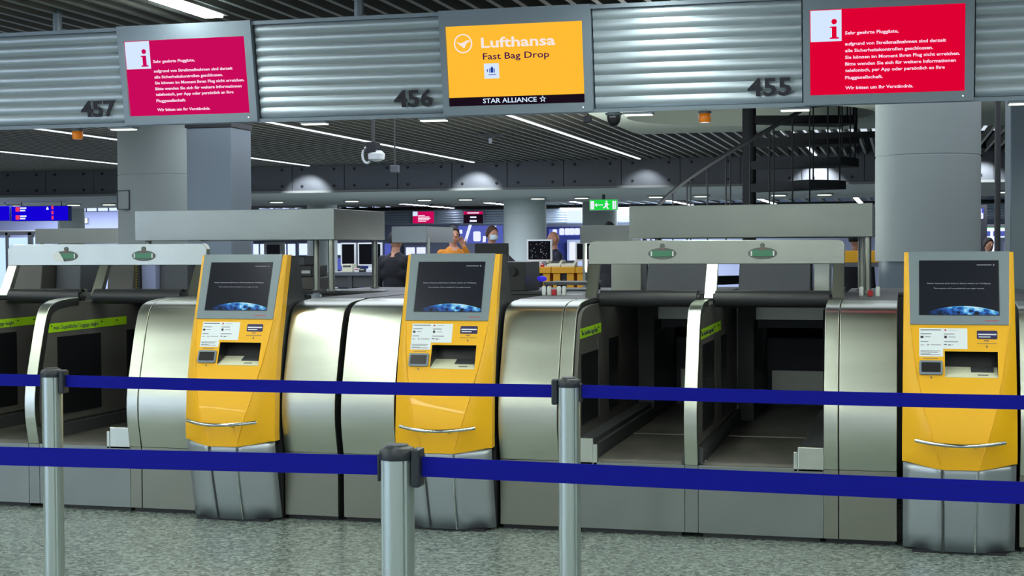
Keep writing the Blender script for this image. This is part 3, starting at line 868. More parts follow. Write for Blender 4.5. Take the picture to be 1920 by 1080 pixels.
portal(GX(15, 8.38), GX(388, 8.38), [GX(15, 8.38) + .035, GX(195, 8.38), GX(383, 8.38) - .03], z0p, z1p, [(125, True), (270, False)], 'steel sign portal over the left lanes, one oval display half covered by a peeled sticker')
portal(GX(1104, 8.38), GX(1584, 8.38), [GX(1104, 8.38) + .033, GX(1336, 8.38), GX(1584, 8.38) - .033], z0p, z1p, [(1242, False), (1430, False)], 'steel sign portal with two oval green displays over the right lanes')

# hood panels seen through the portals
def hood(px0, px1, py0, py1, Y, d, name, label, material, slope=.12):
    x0, x1 = GX(px0, Y), GX(px1, Y); z0, z1 = GZ(px0, py1, Y), GZ(px0, py0, Y)
    z0 = 1.219; t = thing(name, label, 'housing', ((x0 + x1) / 2, Y, 0)); h = (x1 - x0) / 2
    MB().prism([(0, z0), (slope, z1), (d, z1), (d, z0)], -h, h).build('shell', material, t, bevel=.006)
    MB().box(-h + .02, h - .02, .05, d - .02, 1.2175, z0).build('foot', 'charcoal', t)
    return t
hood(1211, 1325, 470, 556, 8.75, .35, 'lane_hood', 'smooth dark blue-grey hood behind the middle roller, left of the portal centre leg', 'mid_grey')
hood(1384, 1518, 470, 556, 8.75, .35, 'lane_hood', 'smooth dark blue-grey hood behind the rightmost roller', 'mid_grey')
hood(1146, 1203, 480, 556, 8.9, .2, 'equipment_cabinet', 'narrow greenish steel cabinet left of the middle lane hood', 'steel_dull', 0)
hood(1525, 1556, 480, 545, 8.85, .25, 'equipment_cabinet', 'narrow steel cabinet at the right end of the right portal', 'steel', .0)
hood(104, 150, 470, 553, 8.95, .3, 'printer_stand', 'grey printer stand seen through the left portal opening', 'mid_grey', .02)
hood(265, 292, 490, 545, 8.9, .2, 'equipment_cabinet', 'pale lavender box seen through the second opening of the left portal', 'wall_lavender', 0)
hood(300, 352, 490, 553, 8.95, .3, 'equipment_cabinet', 'dark grey cabinet beside the leftmost kiosk behind the left portal', 'mid_grey', 0)
hood(22, 76, 490, 553, 8.8, .3, 'lane_hood', 'dark lane hood at the far left behind the portal leg', 'dark_panel', .03)
hood(200, 248, 490, 553, 8.8, .3, 'lane_hood', 'dark lane hood behind the left portal beside its brass rack', 'dark_panel', .03)
bx = GX(254, 8.85)
rk = thing('rack_strip', 'narrow brass coloured slotted strip behind the left portal', 'rack', (bx, 8.85, 0))
MB().box(-.02, .02, 0, .02, 1.19, 1.41).build('upright', 'charcoal', rk)
for i in range(11):
    MB().box(-.014, .014, -.006, 0, 1.21 + .018 * i, 1.22 + .018 * i).build('rung', 'brass', rk)

# ------------------------------------------------------------------ steel canopies
def canopy(x0, x1, y0, y1, z0, z1, label, legs, material='canopy_steel', zleg=1.2175):
    t = thing('canopy_box', label, 'canopy', (x0, y0, 0)); W = x1 - x0; D_ = y1 - y0
    MB().box(0, W, 0, .02, z0, z1).build('front_fascia', material, t, bevel=.002)
    MB().box(W - .02, W, .021, D_, z0, z1).build('end_fascia', material, t, bevel=.002)
    MB().box(0, .02, .021, D_, z0, z1).build('end_fascia', material, t, bevel=.002)
    MB().box(.021, W - .021, D_ - .02, D_, z0, z1).build('rear_fascia', material, t)
    MB().box(.021, W - .021, .021, D_ - .021, z1 - .02, z1 - .004).build('top_sheet', material, t)
    for lx, ly in legs:
        MB().tube([(lx, ly, zleg), (lx, ly, z0 + .05)], .022, 12).build('leg', 'steel_dull', t, smooth=50)
        MB().lathe((lx, ly, zleg), [(.035, 0), (.035, .008)], 12).build('foot_plate', 'steel_dull', t)
    return t
CL0, CL1 = GX(254, 9.2), GX(627, 9.2)
canopy(CL0, CL1, 9.2, 10.2, 1.565, 1.772, 'left brushed steel canopy box behind the leftmost kiosk', [(CL1 - CL0 - .04, .05), (CL1 - CL0 - .05, .92), (CL1 - CL0 - .23, .25), (.05, .1)])
CR0, CR1 = GX(1180, 9.2), GX(1636, 9.2)
canopy(CR0, CR1, 9.2, 10.2, 1.560, 1.765, 'right brushed steel canopy box in front of the spiral staircase', [(CR1 - CR0 - .03, .05), (CR1 - CR0 - .08, .6), (.04, .9)])
def canopy2(px0, px1, pyt, pyb, Y, depth, label, legpx):
    x0, x1 = GX(px0, Y), GX(px1, Y)
    return canopy(x0, x1, Y, Y + depth, GZ(px0, pyb, Y), GZ(px0, pyt, Y), label, [(GX(p, Y) - x0, .1) for p in legpx], 'canopy_steel', 0)
canopy2(735, 800, 425, 455, 15.3, 1.0, 'small steel canopy box between the left canopy and the woman in orange', [798])
canopy2(1088, 1186, 423, 456, 14.5, .5, 'steel canopy box of the second row below the green exit sign', [1093])
canopy2(67, 232, 429, 457, 15.3, 1.0, 'steel canopy box of the second row above the left portal', [70])

# ------------------------------------------------------------------ service counter behind the kiosks
def block(name, label, cat, x0, x1, y0, y1, z0, z1, material, bevel=.004, top=None, grp=None):
    t = thing(name, label, cat, ((x0 + x1) / 2, y0, z0), 0, grp); h = (x1 - x0) / 2
    MB().box(-h, h, 0, y1 - y0, 0, z1 - z0 - (.02 if top else 0)).build('body', material, t, bevel=bevel)
    if top: MB().box(-h - .01, h + .01, -.01, y1 - y0, z1 - z0 - .02, z1 - z0).build('top_plate', top, t, bevel=.002)
    return t
block('service_counter', 'long low grey counter behind the two left kiosks', 'counter', XA(262) + .36, XA(1040), 9.35, 10.3, 0, 1.217, 'charcoal', top='charcoal')
block('service_counter', 'low grey counter behind the rightmost kiosk', 'counter', XA(1567), XA(1990), 9.35, 10.3, 0, 1.217, 'charcoal', top='charcoal')
# stepped bag printer right of kiosk one
def stepped(px0, px1, Y, label):
    x0 = GX(px0, Y); x1 = GX(px1, Y)
    t = thing('bag_tag_printer', label, 'printer', (x0, Y, 1.2175)); W = x1 - x0
    MB().box(0, W, 0, .35, 0, .09).build('lower_case', 'dark_panel', t, bevel=.008)
    MB().box(0, W * .75, .05, .35, .09, .17).build('middle_case', 'charcoal', t, bevel=.008)
    MB().box(0, W * .45, .08, .33, .17, .235).build('top_case', 'mid_grey', t, bevel=.008)
    MB().box(W * .4, W * .7, .046, .05, .115, .135).build('paper_slot', 'paper', t)
stepped(540, 592, 9.5, 'dark stepped tag printer right of the leftmost kiosk')
# black flat monitor backs
def flat_monitor(x, y, z, w_, h_, label, rz=0, bez='black_plastic', scr='desk_screen', back=False, stand=.12, grp=None):
    t = thing('desk_monitor', label, 'monitor', (x, y, z), rz, grp)
    MB().box(-w_ / 2, w_ / 2, 0, .04, stand, stand + h_).build('casing', bez, t, bevel=.006)
    if not back:
        s_ = MB().box(-w_ / 2 + .025, w_ / 2 - .025, -.003, 0, stand + .025, stand + h_ - .022).build('screen', scr, t)
    MB().box(-.03, .03, .02, .06, .01, stand + .05).build('stand', bez, t)
    MB().box(-.11, .11, -.05, .12, 0, .014).build('foot', bez, t, bevel=.003)
    return t
flat_monitor(GX(921, 9.9), 9.9, 1.2175, .24, .28, 'large black monitor seen from behind right of the middle kiosk', 0, back=True, stand=.04)
t = block('scanner', 'black baggage scanner box right of the middle kiosk', 'scanner', GX(905, 9.4), GX(985, 9.4), 9.4, 9.8, 1.2175, 1.41, 'kiosk_body')
MB().tube([(.06, -.03, .13), (.06, .0, .13)], .03, 14).build('knob', 'black_plastic', t)
flat_monitor(GX(513, 9.8), 9.8, 1.2175, .15, .20, 'narrow black monitor above the top of the leftmost kiosk', 0, 'white_plastic', stand=.14)
# little table with rollers left of the right portal
dk = thing('side_table', 'small grey shelf behind the pedestal right of the middle kiosk', 'table', (GX(1060, 9.5), 9.5, 0))
MB().box(-.15, .17, 0, .4, 1.255, 1.275).build('table_top', 'mid_grey', dk, bevel=.003)
for a, b in ((-.13, .03), (.15, .03), (-.13, .37), (.15, .37)):
    MB().box(a - .012, a + .012, b - .012, b + .012, 1.2175, 1.255).build('leg', 'charcoal', dk)
def small_roll(px, Y, z, label, grp):
    t = MB().lathe((0, 0, 0), [(.011, 0), (.013, .004), (.013, .05), (.009, .055)], 12).build('tag_roll', 'white_plastic', None, smooth=50)
    t.location = (GX(px, Y), Y, z); tag(t, label, 'roll', grp)
for i, px in enumerate((1020, 1030, 1048, 1058)): small_roll(px, 8.6, 1.217, ORD[i] + ' white upright tag roll on the worktop right of the middle kiosk', 'white tag rolls right of the middle kiosk')
for px in (1615, 1646): small_roll(px, 8.6, 1.217, ('left' if px < 1630 else 'right') + ' white upright tag roll on the worktop left of the rightmost kiosk', 'white tag rolls left of the rightmost kiosk')
for px, lb in ((1039, 'small red item between tag rolls right of the middle kiosk'), (1632, 'small red item between tag rolls left of the rightmost kiosk')):
    t = MB().box(-.014, .014, -.012, .012, 0, .035).build('marker_clip', 'red_print', None, bevel=.004); t.location = (GX(px, 8.6), 8.6, 1.217); tag(t, lb, 'clip')
t = MB().ellipsoid((0, 0, .02), (.035, .03, .02), 14, 8).build('computer_mouse', 'purple_glow', None, smooth=60); t.location = (GX(1016, 9.6), 9.6, 1.275); tag(t, 'small glowing blue item on the left end of the grey shelf', 'device')
t = MB().box(-.05, .05, -.04, .04, 0, .004).build('slip_of_paper', 'paper', None); t.location = (GX(1078, 8.75), 8.75, 1.217); tag(t, 'white paper slip on the worktop right of the middle kiosk', 'paper')
for px in (640, 712):
    t = MB().box(-.05, .05, -.04, .04, 0, .004).build('slip_of_paper', 'paper', None); t.location = (GX(px, 9.5), 9.5, 1.2175); tag(t, 'white paper slip on the counter between the kiosks, ' + ('left one' if px < 700 else 'right one'), 'paper')

# ================================================================== KIOSKS
def interp(tab, z):
    for (a, va), (b, vb) in zip(tab, tab[1:]):
        if z <= b: return va + (vb - va) * max(0, (z - a)) / (b - a)
    return tab[-1][1]
ECEN = [(0, -.005), (.20, -.058), (.33, -.087), (.42, -.100), (.50, -.103), (.58, -.097), (.65, -.082), (.72, -.061), (1.47, .199)]     # centre line depth
EEDG = [(0, .095), (.40, .008), (.50, 0), (.72, .014), (.95, .056), (1.12, .107), (1.47, .214)]
SCRE = [(0, .075), (.40, .078), (.72, .168), (.80, .183), (.864, .198), (.987, .217), (1.12, .232), (1.47, .238)]
HW = .268
def kiosk(label, loc):
    t = thing('check_in_kiosk', label, 'kiosk', loc)
    xs0, xs1, zs0, zs1 = -.068, .178, .866, .988
    def pt(kind, z, ):
        yc, ye, sc = interp(ECEN, z), interp(EEDG, z), interp(SCRE, z)
        if kind[0] == 'c': return (kind[1], yc, z)
        k = kind[1]; sgn = kind[2]
        hw = HW - .008 * max(0, min(1, (z - .6) / .87)); x = sc + (hw - sc) * k
        y = yc + (ye - yc) * (k ** 1.3)
        return (sgn * x, y, z)
    def sheet(zs, hole=False, dip=0):
        b = MB()
        cols = [('w', k / 5, -1) for k in range(5, 0, -1)] + [('s', -1)] + [('c', xs0), ('c', xs1)] + [('s', 1)] + [('w', k / 5, 1) for k in range(1, 6)]
        rows = []
        for z in zs:
            r_ = []
            for c_ in cols:
                if c_[0] == 's': p = pt(('w', 0, c_[1]), z)
                elif c_[0] == 'c':
                    sc = interp(SCRE, z); x = max(-sc + .002, min(sc - .002, c_[1])); p = pt(('c', x), z)
                else: p = pt(c_, z)
                if dip and z == zs[0]:
                    p = (p[0], p[1], p[2] + dip * min(1, max(0, (abs(p[0]) - .05) / .218)) ** 1.3)
                r_.append(p)
            rows.append(r_)
        nc = len(cols); vs = [p for r_ in rows for p in r_]; fs = []
        for i in range(len(zs) - 1):
            for j in range(nc - 1):
                if hole and j == 6 and zs[i] >= zs0 - 1e-6 and zs[i + 1] <= zs1 + 1e-6: continue
                fs.append((i * nc + j, i * nc + j + 1, (i + 1) * nc + j + 1, (i + 1) * nc + j))
        return vs, fs, nc, len(zs)
    # yellow shell
    zs = [.425, .45, .47, .50, .54, .58, .615, .65, .685, .72, .80, zs0, .93, zs1, 1.05, 1.112, 1.2, 1.3, 1.4, 1.47]
    vs, fs, nc, nr = sheet(zs, True, .028)
    b = MB(); b.add(vs, fs)
    # yellow side returns and top return
    for j, sg in ((0, -1), (nc - 1, 1)):
        e = [vs[i * nc + j] for i in range(nr)]
        bk_ = [(p[0] * .985, p[1] + .07, p[2]) for p in e]
        b.add(e + bk_, [(i, i + 1, nr + i + 1, nr + i) for i in range(nr - 1)])
    e = [vs[(nr - 1) * nc + j] for j in range(nc)]; bk_ = [(p[0] * .985, e[0][1] + .07, p[2]) for p in e]
    b.add(e + bk_, [(i, i + 1, nc + i + 1, nc + i) for i in range(nc - 1)])
    sh = b.build('yellow_shell', 'yellow', t, smooth=22)
    # crease beads
    for sg in (-1, 1):
        cr = MB().tube([(sg * interp(SCRE, z), interp(ECEN, z) - .001, z) for z in zs[1:16]], .0035, 6)
        cr.build('crease_bead', 'yellow', t, smooth=60)
    # base skirt
    zb = [.012, .1, .2, .3, .40, .445]
    vs, fs, nc, nr = sheet(zb)
    vs = [(p[0] * .985, p[1] + .008, p[2]) for p in vs]
    for nm, j0, j1 in (('skirt_wing', 0, 5), ('skirt_front', 5, 8), ('skirt_wing', 8, 13)):
        bb = MB(); bb.add(vs, [f for f in fs if j0 <= (f[0] % nc) < j1])
        o = bb.build(nm, 'kiosk_base', t, smooth=22)
        sd = o.modifiers.new('solid', 'SOLIDIFY'); sd.thickness = .004; sd.offset = -1
        if nm == 'skirt_front':
            for v in o.data.vertices: v.co.y += .003
    for sg in (-1, 1):
        MB().tube([(sg * interp(SCRE, z) * .985, interp(ECEN, z) + .006, z) for z in (.012, .2, .42)], .004, 6).build('skirt_joint', 'chrome' if sg > 0 else 'charcoal', t)
    # rear body
    bprof = [(.11, .012), (.11, .42), (.065, .5), (.08, .72), (.125, .95), (.175, 1.12), (.28, 1.465), (.36, 1.465), (.46, 1.2), (.50, .9), (.50, .012)]
    MB().prism(bprof, -HW * .965, HW * .965).build('rear_body', 'kiosk_body', t)
    MB().box(-.22, .22, .02, .45, 0, .014).build('plinth', 'black_plastic', t)
    # front panel frame for flat pieces
    KF = Face((0, -.061, .72), (0, .26, .75)); L_ = math.hypot(.26, .75) / .75
    V = lambda z: (z - .72) * L_
    bz = MB().poly(KF, [(-.231, V(1.115)), (.231, V(1.115)), (.239, V(1.472)), (-.239, V(1.472))], .0005, .006).build('screen_bezel', 'kiosk_grey', t, bevel=.001)
    s0, s1, v0, v1 = -.185, .185, V(1.163), V(1.424)
    MB().plate(KF, s0 - .004, s1 + .004, v0 - .004, v1 + .004, .006, .0075).build('screen_rim', 'black_plastic', bz)
    me = bpy.data.meshes.new('touch_screen')
    me.from_pydata([KF.P(s0, v0, .0085), KF.P(s1, v0, .0085), KF.P(s1, v1, .0085), KF.P(s0, v1, .0085)] + [KF.P(s0, v0, .007), KF.P(s1, v0, .007), KF.P(s1, v1, .007), KF.P(s0, v1, .007)], [],
                   [(0, 1, 2, 3), (0, 4, 5, 1), (1, 5, 6, 2), (2, 6, 7, 3), (3, 7, 4, 0)])
    uv = me.uv_layers.new(name='UVMap')
    for lp in me.loops:
        uv.data[lp.index].uv = [(0, 0), (1, 0), (1, 1), (0, 1)][lp.vertex_index % 4]
    me.materials.append(MATS['kiosk_screen'])
    so = bpy.data.objects.new('touch_screen', me); COL.objects.link(so); so.parent = bz
    text('Dieser Automat steht Ihnen in Kürze wieder zur Verfügung.', KF, 0, V(1.311), .0062, 'scr_grey', bz, 'text_line', width=.30, w=.009, align='C', bold=.03)
    text('This machine will be available for you again shortly.', KF, 0, V(1.287), .0055, 'scr_grey', bz, 'text_line', width=.24, w=.009, align='C', bold=.02)
    MB().plate(KF, .085, .155, V(1.402), V(1.406), .009, .0095).plate(KF, .162, .168, V(1.400), V(1.408), .009, .0095).build('status_mark', 'scr_grey', bz)
    MB().plate(KF, .12, .185, V(1.133), V(1.136), .006, .0066).build('maker_mark', 'red_print', bz)
    # notices
    nt_ = MB().poly(KF, [(-.188, V(.962)), (-.076, V(.962)), (-.076, V(1.0)), (.038, V(1.0)), (.038, V(1.098)), (-.188, V(1.098))], .0004, .0015).build('paper_notice', 'paper', t)
    pm_ = MB()
    for (a, b2, c_, d_) in ((-.182, -.085, 1.088, 1.0915), (-.182, -.13, 1.069, 1.072), (-.162, -.135, 1.055, 1.057), (-.182, -.145, 1.032, 1.035), (-.15, -.142, 1.016, 1.020), (-.135, -.085, 1.017, 1.019),
                           (-.182, -.09, .988, .990), (-.182, -.10, .982, .984), (-.182, -.135, .974, .976), (-.182, -.09, .970, .972), (-.072, -.022, 1.069, 1.072), (-.05, -.018, 1.055, 1.057),
                           (-.072, -.005, 1.032, 1.035), (-.072, -.058, 1.018, 1.022), (-.052, -.038, 1.016, 1.020), (-.034, -.028, 1.018, 1.020), (-.05, -.01, 1.088, 1.089), (-.182, -.165, 1.016, 1.018)):
        pm_.plate(KF, a, b2, V(c_), V(d_), .0015, .0019)
    pm_.build('printed_lines', 'print_ink', nt_)
    pb = MB(); pb.plate(KF, -.182, -.168, V(1.050), V(1.060), .0015, .002).plate(KF, -.070, -.058, V(1.050), V(1.062), .0015, .002)
    pb.build('printed_icons', 'black_plastic', nt_)
    MB().poly(KF, [(-.072, V(1.086)), (-.058, V(1.086)), (-.065, V(1.095))], .0015, .002).build('red_triangle', 'red_print', nt_)
    lb_ = MB().poly(KF, rrect(.082, .177, V(1.048), V(1.088), .006), .0004, .0018).build('purple_label', 'purple_label', t)
    MB().plate(KF, .087, .173, V(1.067), V(1.073), .0018, .0022).build('white_lettering', 'white_print', lb_)
    MB().plate(KF, .090, .145, V(1.056), V(1.060), .0018, .0022).build('white_lettering', 'white_print', lb_)
    MB().plate(KF, .082, .174, V(1.026), V(1.0285), .0004, .001).plate(KF, .115, .138, V(1.038), V(1.042), .0004, .001).build('printed_rule', 'sticker_brown', t)
    for (u_, z_) in ((.128, 1.012), (-.132, .862)):
        ar = MB().poly(KF, [(u_ - .006, V(z_)), (u_, V(z_ - .007)), (u_ + .006, V(z_))], .0004, .0012)
        ar.plate(KF, u_ - .002, u_ + .002, V(z_), V(z_ + .007), .0004, .0012).build('arrow_mark', 'sticker_brown', t)
    MB().plate(KF, -.17, -.10, V(.952), V(.955), .0004, .001).build('printed_rule', 'sticker_brown', t)
    # card reader
    cr_ = MB().poly(KF, rrect(-.188, -.078, V(.874), V(.942), .01), .0004, .010).build('card_reader', 'header_frame', t, bevel=.002)
    MB().poly(KF, rrect(-.178, -.088, V(.886), V(.932), .004), .010, .012).build('reader_window', 'black_panel', cr_)
    # document slot recess
    v0, v1 = V(zs0), V(zs1); dpt = .09
    rc = MB()
    P = KF.P
    def quad(a, b2, c_, d_): rc.add([a, b2, c_, d_], [(0, 1, 2, 3)])
    a = [P(xs0, v0, 0), P(xs1, v0, 0), P(xs1, v1, 0), P(xs0, v1, 0)]
    bb_ = [(p.x, p.y + dpt, p.z) for p in (P(xs0, v0 + .045, 0), P(xs1, v0 + .045, 0), P(xs1, v1, 0), P(xs0, v1, 0))]
    quad(a[3], a[2], bb_[2], bb_[3]); quad(a[0], a[3], bb_[3], bb_[0]); quad(a[1], bb_[1], bb_[2], a[2]); quad(bb_[0], bb_[3], bb_[2], bb_[1])
    ro = rc.build('document_tray', 'black_panel', t)
    q = MB(); q.add([a[0] + Vector((0, -.002, 0)), a[1] + Vector((0, -.002, 0)), Vector(bb_[1]), Vector(bb_[0])] + [Vector((p.x, p.y, p.z)) - Vector((0, -.002, .004)) for p in (a[0], a[1], Vector(bb_[1]), Vector(bb_[0]))],
                    [(0, 1, 2, 3), (7, 6, 5, 4), (0, 4, 5, 1), (1, 5, 6, 2), (2, 6, 7, 3), (3, 7, 4, 0)])
    q.build('tray_floor', 'cream', ro)
    f0 = Vector(a[0]); f1 = Vector(a[1]); g0 = Vector(bb_[0]); g1 = Vector(bb_[1])
    def tf(s_, d_): return (f0.lerp(f1, s_)).lerp(g0.lerp(g1, s_), d_) + Vector((0, 0, .0018))
    q = MB(); q.add([tf(.50, .45), tf(.93, .45), tf(.93, .92), tf(.50, .92)] + [tf(.50, .45) + Vector((0, 0, .004)), tf(.93, .45) + Vector((0, 0, .004)), tf(.93, .92) + Vector((0, 0, .004)), tf(.50, .92) + Vector((0, 0, .004))],
                    [(0, 3, 2, 1), (4, 5, 6, 7), (0, 1, 5, 4), (1, 2, 6, 5), (2, 3, 7, 6), (3, 0, 4, 7)])
    q.build('scan_window', 'charcoal', ro)
    q = MB(); q.add([tf(.62, .15), tf(.82, .15), tf(.82, .25), tf(.62, .25)], [(0, 1, 2, 3)]); q.build('tray_print', 'sticker_grey', ro)
    # bowed grab handle
    hz = .553
    pts = []
    for i in range(13):
        s_ = -1 + 2 * i / 12; pts.append((s_ * .205, -.175 + .075 * s_ * s_, hz + .012 * s_ * s_))
    hn = MB().tube(pts, .0095, 12).build('grab_handle', 'chrome', t, smooth=50)
    for sg in (-1, 1):
        MB().tube([(sg * .07, -.172, hz), (sg * .07, -.088, hz - .02)], .006, 8).build('handle_bracket', 'chrome', hn)
    # side rivets
    return t
K1 = kiosk('leftmost yellow check-in kiosk, below the pink strike screen', (GX(428, 7.42), 7.42, 0))
K2 = copy_tree(K1); K2.location = (GX(829, 7.42), 7.42, 0); K2['label'] = 'middle yellow check-in kiosk, below the yellow screen and number 456'
K3 = copy_tree(K1); K3.location = (GX(1800, 7.42), 7.42, 0); K3['label'] = 'rightmost yellow check-in kiosk, below the red strike screen'
for k in (K1, K2, K3): k['group'] = 'yellow check-in kiosks'

# ================================================================== BELT BARRIERS
def post(x, y, side, label):
    """barrier post, profiled tube with a cap and a belt cassette on one side"""
    t = thing('barrier_post', label, 'post', (x, y, 0)); r = .043
    prof = []
    for j in range(48):
        a = 2 * PI * j / 48
        rr = r * (1 - (.045 if abs(((math.degrees(a) + 45) % 90) - 45) > 39 else 0) )
        prof.append((rr * math.cos(a), rr * math.sin(a)))
    n_ = len(prof); b = MB()
    b.add([(p[0], p[1], .03) for p in prof] + [(p[0], p[1], .965) for p in prof], [tuple(range(n_))[::-1], tuple(range(n_, 2 * n_))] + [(i, (i + 1) % n_, n_ + (i + 1) % n_, n_ + i) for i in range(n_)])
    b.build('tube', 'post_silver', t, smooth=25)
    MB().lathe((0, 0, .962), [(.046, 0), (.047, .004), (.047, .022), (.042, .030), (.030, .034), (.028, .038), (.012, .038)], 12).build('cap', 'post_cap', t, smooth=35)
    MB().lathe((0, 0, 0), [(.17, 0), (.17, .008), (.15, .018), (.05, .03)], 32).build('foot_plate', 'post_silver', t, smooth=40)
    cs = MB().box(side * .043 if side > 0 else -.067, .067 if side > 0 else -.043, -.024, .024, .893, .992).build('belt_cassette', 'post_cap', t, bevel=.006)
    cl = MB().box(.043 if side < 0 else -.050, .050 if side < 0 else -.043, -.014, .014, .905, .975).build('belt_clip', 'post_cap', t, bevel=.002)
    return t
PXS = (-3.505, -1.243, 1.02); YR = 5.55; YF = 3.55
post(PXS[0], YR, 1, 'silver belt post at the left in the rear barrier row')
post(PXS[1], YR, -1, 'silver belt post right of centre in the rear barrier row')
post(-1.247, YF, 1, 'nearest silver belt post at the bottom centre')
def belt(x0, x1, y, z0, z1, label, sag=.004):
    n_ = 24; b = MB(); vs = []; h = .0255
    for i in range(n_ + 1):
        s_ = i / n_; x = x0 + (x1 - x0) * s_; z = z0 + (z1 - z0) * s_ - sag * 4 * s_ * (1 - s_)
        tw = .0015 * math.sin(s_ * 7)
        for dy, dz in ((-.001 + tw, -h), (-.001 - tw, h), (.001 - tw, h), (.001 + tw, -h)):
            vs.append((x - x0, dy, z + dz))
    fs = []
    for i in range(n_):
        for j in range(4):
            k = (j + 1) % 4; fs.append((4 * i + j, 4 * i + k, 4 * i + 4 + k, 4 * i + 4 + j))
    fs += [(0, 1, 2, 3), (4 * n_ + 3, 4 * n_ + 2, 4 * n_ + 1, 4 * n_)]
    b.add(vs, fs); o = b.build('barrier_belt', 'belt_blue', None, smooth=30); o.location = (x0, y, 0); tag(o, label, 'belt'); return o
belt(PXS[0] + .062, PXS[1] - .064, YR, .945, .945, 'blue belt stretched between the two rear posts')
belt(PXS[1] + .050, 1.03, YR, .946, .940, 'blue belt running right from the rear centre post')
belt(PXS[0] - 2.3, PXS[0] - .050, YR, .945, .945, 'short end of blue belt left of the rear left post')
belt(-4.6, -1.247 - .050, YF, .922, .945, 'near blue belt running left from the nearest post')
belt(-1.247 + .064, 1.3, YF, .945, .930, 'near blue belt running right from the nearest post')

# ================================================================== SECOND ROW: desks, monitors
YD = 20.0
def desk(px0, px1, ztop, depth, body, topm, label, legs=False, zbody=0):
    x0, x1 = GX(px0, YD), GX(px1, YD)
    t = thing('service_desk', label, 'desk', (x0, YD, 0)); W = x1 - x0
    MB().box(0, W, 0, depth, ztop - .05, ztop).build('desk_top', topm, t, bevel=.004)
    return t, W
t, W = desk(600, 760, 1.165, .8, 'mid_grey', 'mid_grey', 'grey service desk with stationery seen between the two left kiosks')
MB().box(0, W, .05, .75, .95, 1.115).build('front_panel', 'charcoal', t); MB().box(0, W, .1, .75, 0, .80).build('lower_panel', 'mid_grey', t)
MB().box(0, W, 0.0, .3, .90, .925).build('shelf', 'steel_dull', t); MB().box(0, W, 0, .3, .81, .83).build('shelf', 'steel_dull', t)
for px in (600, 655, 700, 755):
    MB().box(GX(px, YD) - GX(600, YD) + (.0 if px > 600 else .05) - .03, GX(px, YD) - GX(600, YD) + .03, .02, .08, 0, 1.12).build('leg', 'charcoal', t)
def yellow_desk(px0, px1, label):
    x0, x1 = GX(px0, YD), GX(px1, YD)
    t = thing('service_desk', label, 'desk', (x0, YD, 0)); W = x1 - x0
    MB().box(0, W, 0, .8, 1.15, 1.235).build('desk_top', 'yellow_desk', t, bevel=.006)
    MB().box(.02, .12, .02, .75, 0, 1.15).build('side_frame', 'yellow_desk', t, bevel=.004)
    MB().box(W - .12, W - .02, .02, .75, 0, 1.15).build('side_frame', 'yellow_desk', t, bevel=.004)
    MB().box(.12, W - .12, .06, .7, .82, 1.15).build('drawer_block', 'black_panel', t)
    MB().box(.12, W - .12, .04, .7, .0, .80).build('lower_panel', 'yellow_desk', t)
    MB().box(.15, W - .15, .055, .06, 1.05, 1.06).build('drawer_line', 'mid_grey', t)
yellow_desk(990, 1033, 'yellow framed desk with black drawer under the speckled screen')
yellow_desk(1034, 1078, 'yellow framed desk with black drawer left of the right portal')
yellow_desk(1079, 1122, 'yellow framed desk partly hidden by the right portal edge')
block('service_desk', 'white topped grey desk in front of the masked man', 'desk', GX(945, YD), GX(988, YD), YD, YD + .8, 0, 1.18, 'charcoal', top='paper')
flat_monitor(GX(1002, YD), YD + .3, 1.235, .37, .31, 'white framed monitor with speckled dark screen on the yellow desks', 0, 'white_plastic', stand=.08)
Fs_ = Face((GX(1002, YD), YD + .296, 1.235)); sp = MB()
for i in range(34):
    u, v = random.uniform(-.14, .14), random.uniform(.12, .35); s_ = random.uniform(.003, .007)
    sp.plate(Fs_, u - s_, u + s_, v - s_ * .7, v + s_ * .7, .0, .002)
so_ = sp.build('screen_marks', 'scr_grey', [o for o in bpy.data.objects if o.name.startswith('desk_monitor') and o.get('label', '').startswith('white framed')][0])
so_.matrix_parent_inverse = Matrix.Translation((-GX(1002, YD), -(YD + .3), -1.235)); so_['kind'] = 'stuff'
flat_monitor(GX(1090, YD), YD + .3, 1.235, .30, .27, 'white framed dark monitor half hidden by the right portal', 0, 'white_plastic', stand=.08)
flat_monitor(GX(680, YD), YD + .3, 1.165, .38, .34, 'white framed dark monitor on the grey desk under the left canopy', 0, 'white_plastic', stand=.09)
flat_monitor(GX(632, YD), YD + .45, 1.165, .24, .34, 'narrow white framed monitor left on the grey desk, behind the canopy legs', 0, 'white_plastic', stand=.09)
def phone(px, z, label):
    t = thing('desk_phone', label, 'telephone', (GX(px, YD), YD + .12, z))
    MB().prism([(-.09, 0), (.09, 0), (.09, .09), (-.09, .03)], -.10, .10).build('base', 'cream', t, bevel=.006)
    MB().prism([(-.02, .058), (.06, .085), (.06, .089), (-.02, .062)], -.06, .06).build('display', 'charcoal', t)
    MB().box(-.105, -.075, -.08, .08, .06, .10).build('handset', 'cream', t, bevel=.008)
phone(1037, 1.235, 'cream desk phone left on the yellow desks'); phone(1064, 1.235, 'cream desk phone right on the yellow desks')
def item(name, label, cat, px, w_, d_, h_, z, material, y=.1, extra=None):
    t = thing(name, label, cat, (GX(px, YD), YD + y, z))
    MB().box(-w_ / 2, w_ / 2, 0, d_, 0, h_).build('body', material, t, bevel=.006)
    if extra: MB().box(-w_ * .38, w_ * .38, -.004, 0, h_ * .62, h_ * .82).build('slot', extra, t)
    return t
item('label_printer', 'cream printer with dark slot on the grey desk', 'printer', 646, .16, .2, .12, 1.165, 'cream', extra='charcoal')
item('cup', 'small pale cup on the grey desk below the monitor', 'cup', 664, .07, .07, .06, 1.165, 'sticker_white', extra='red_print')
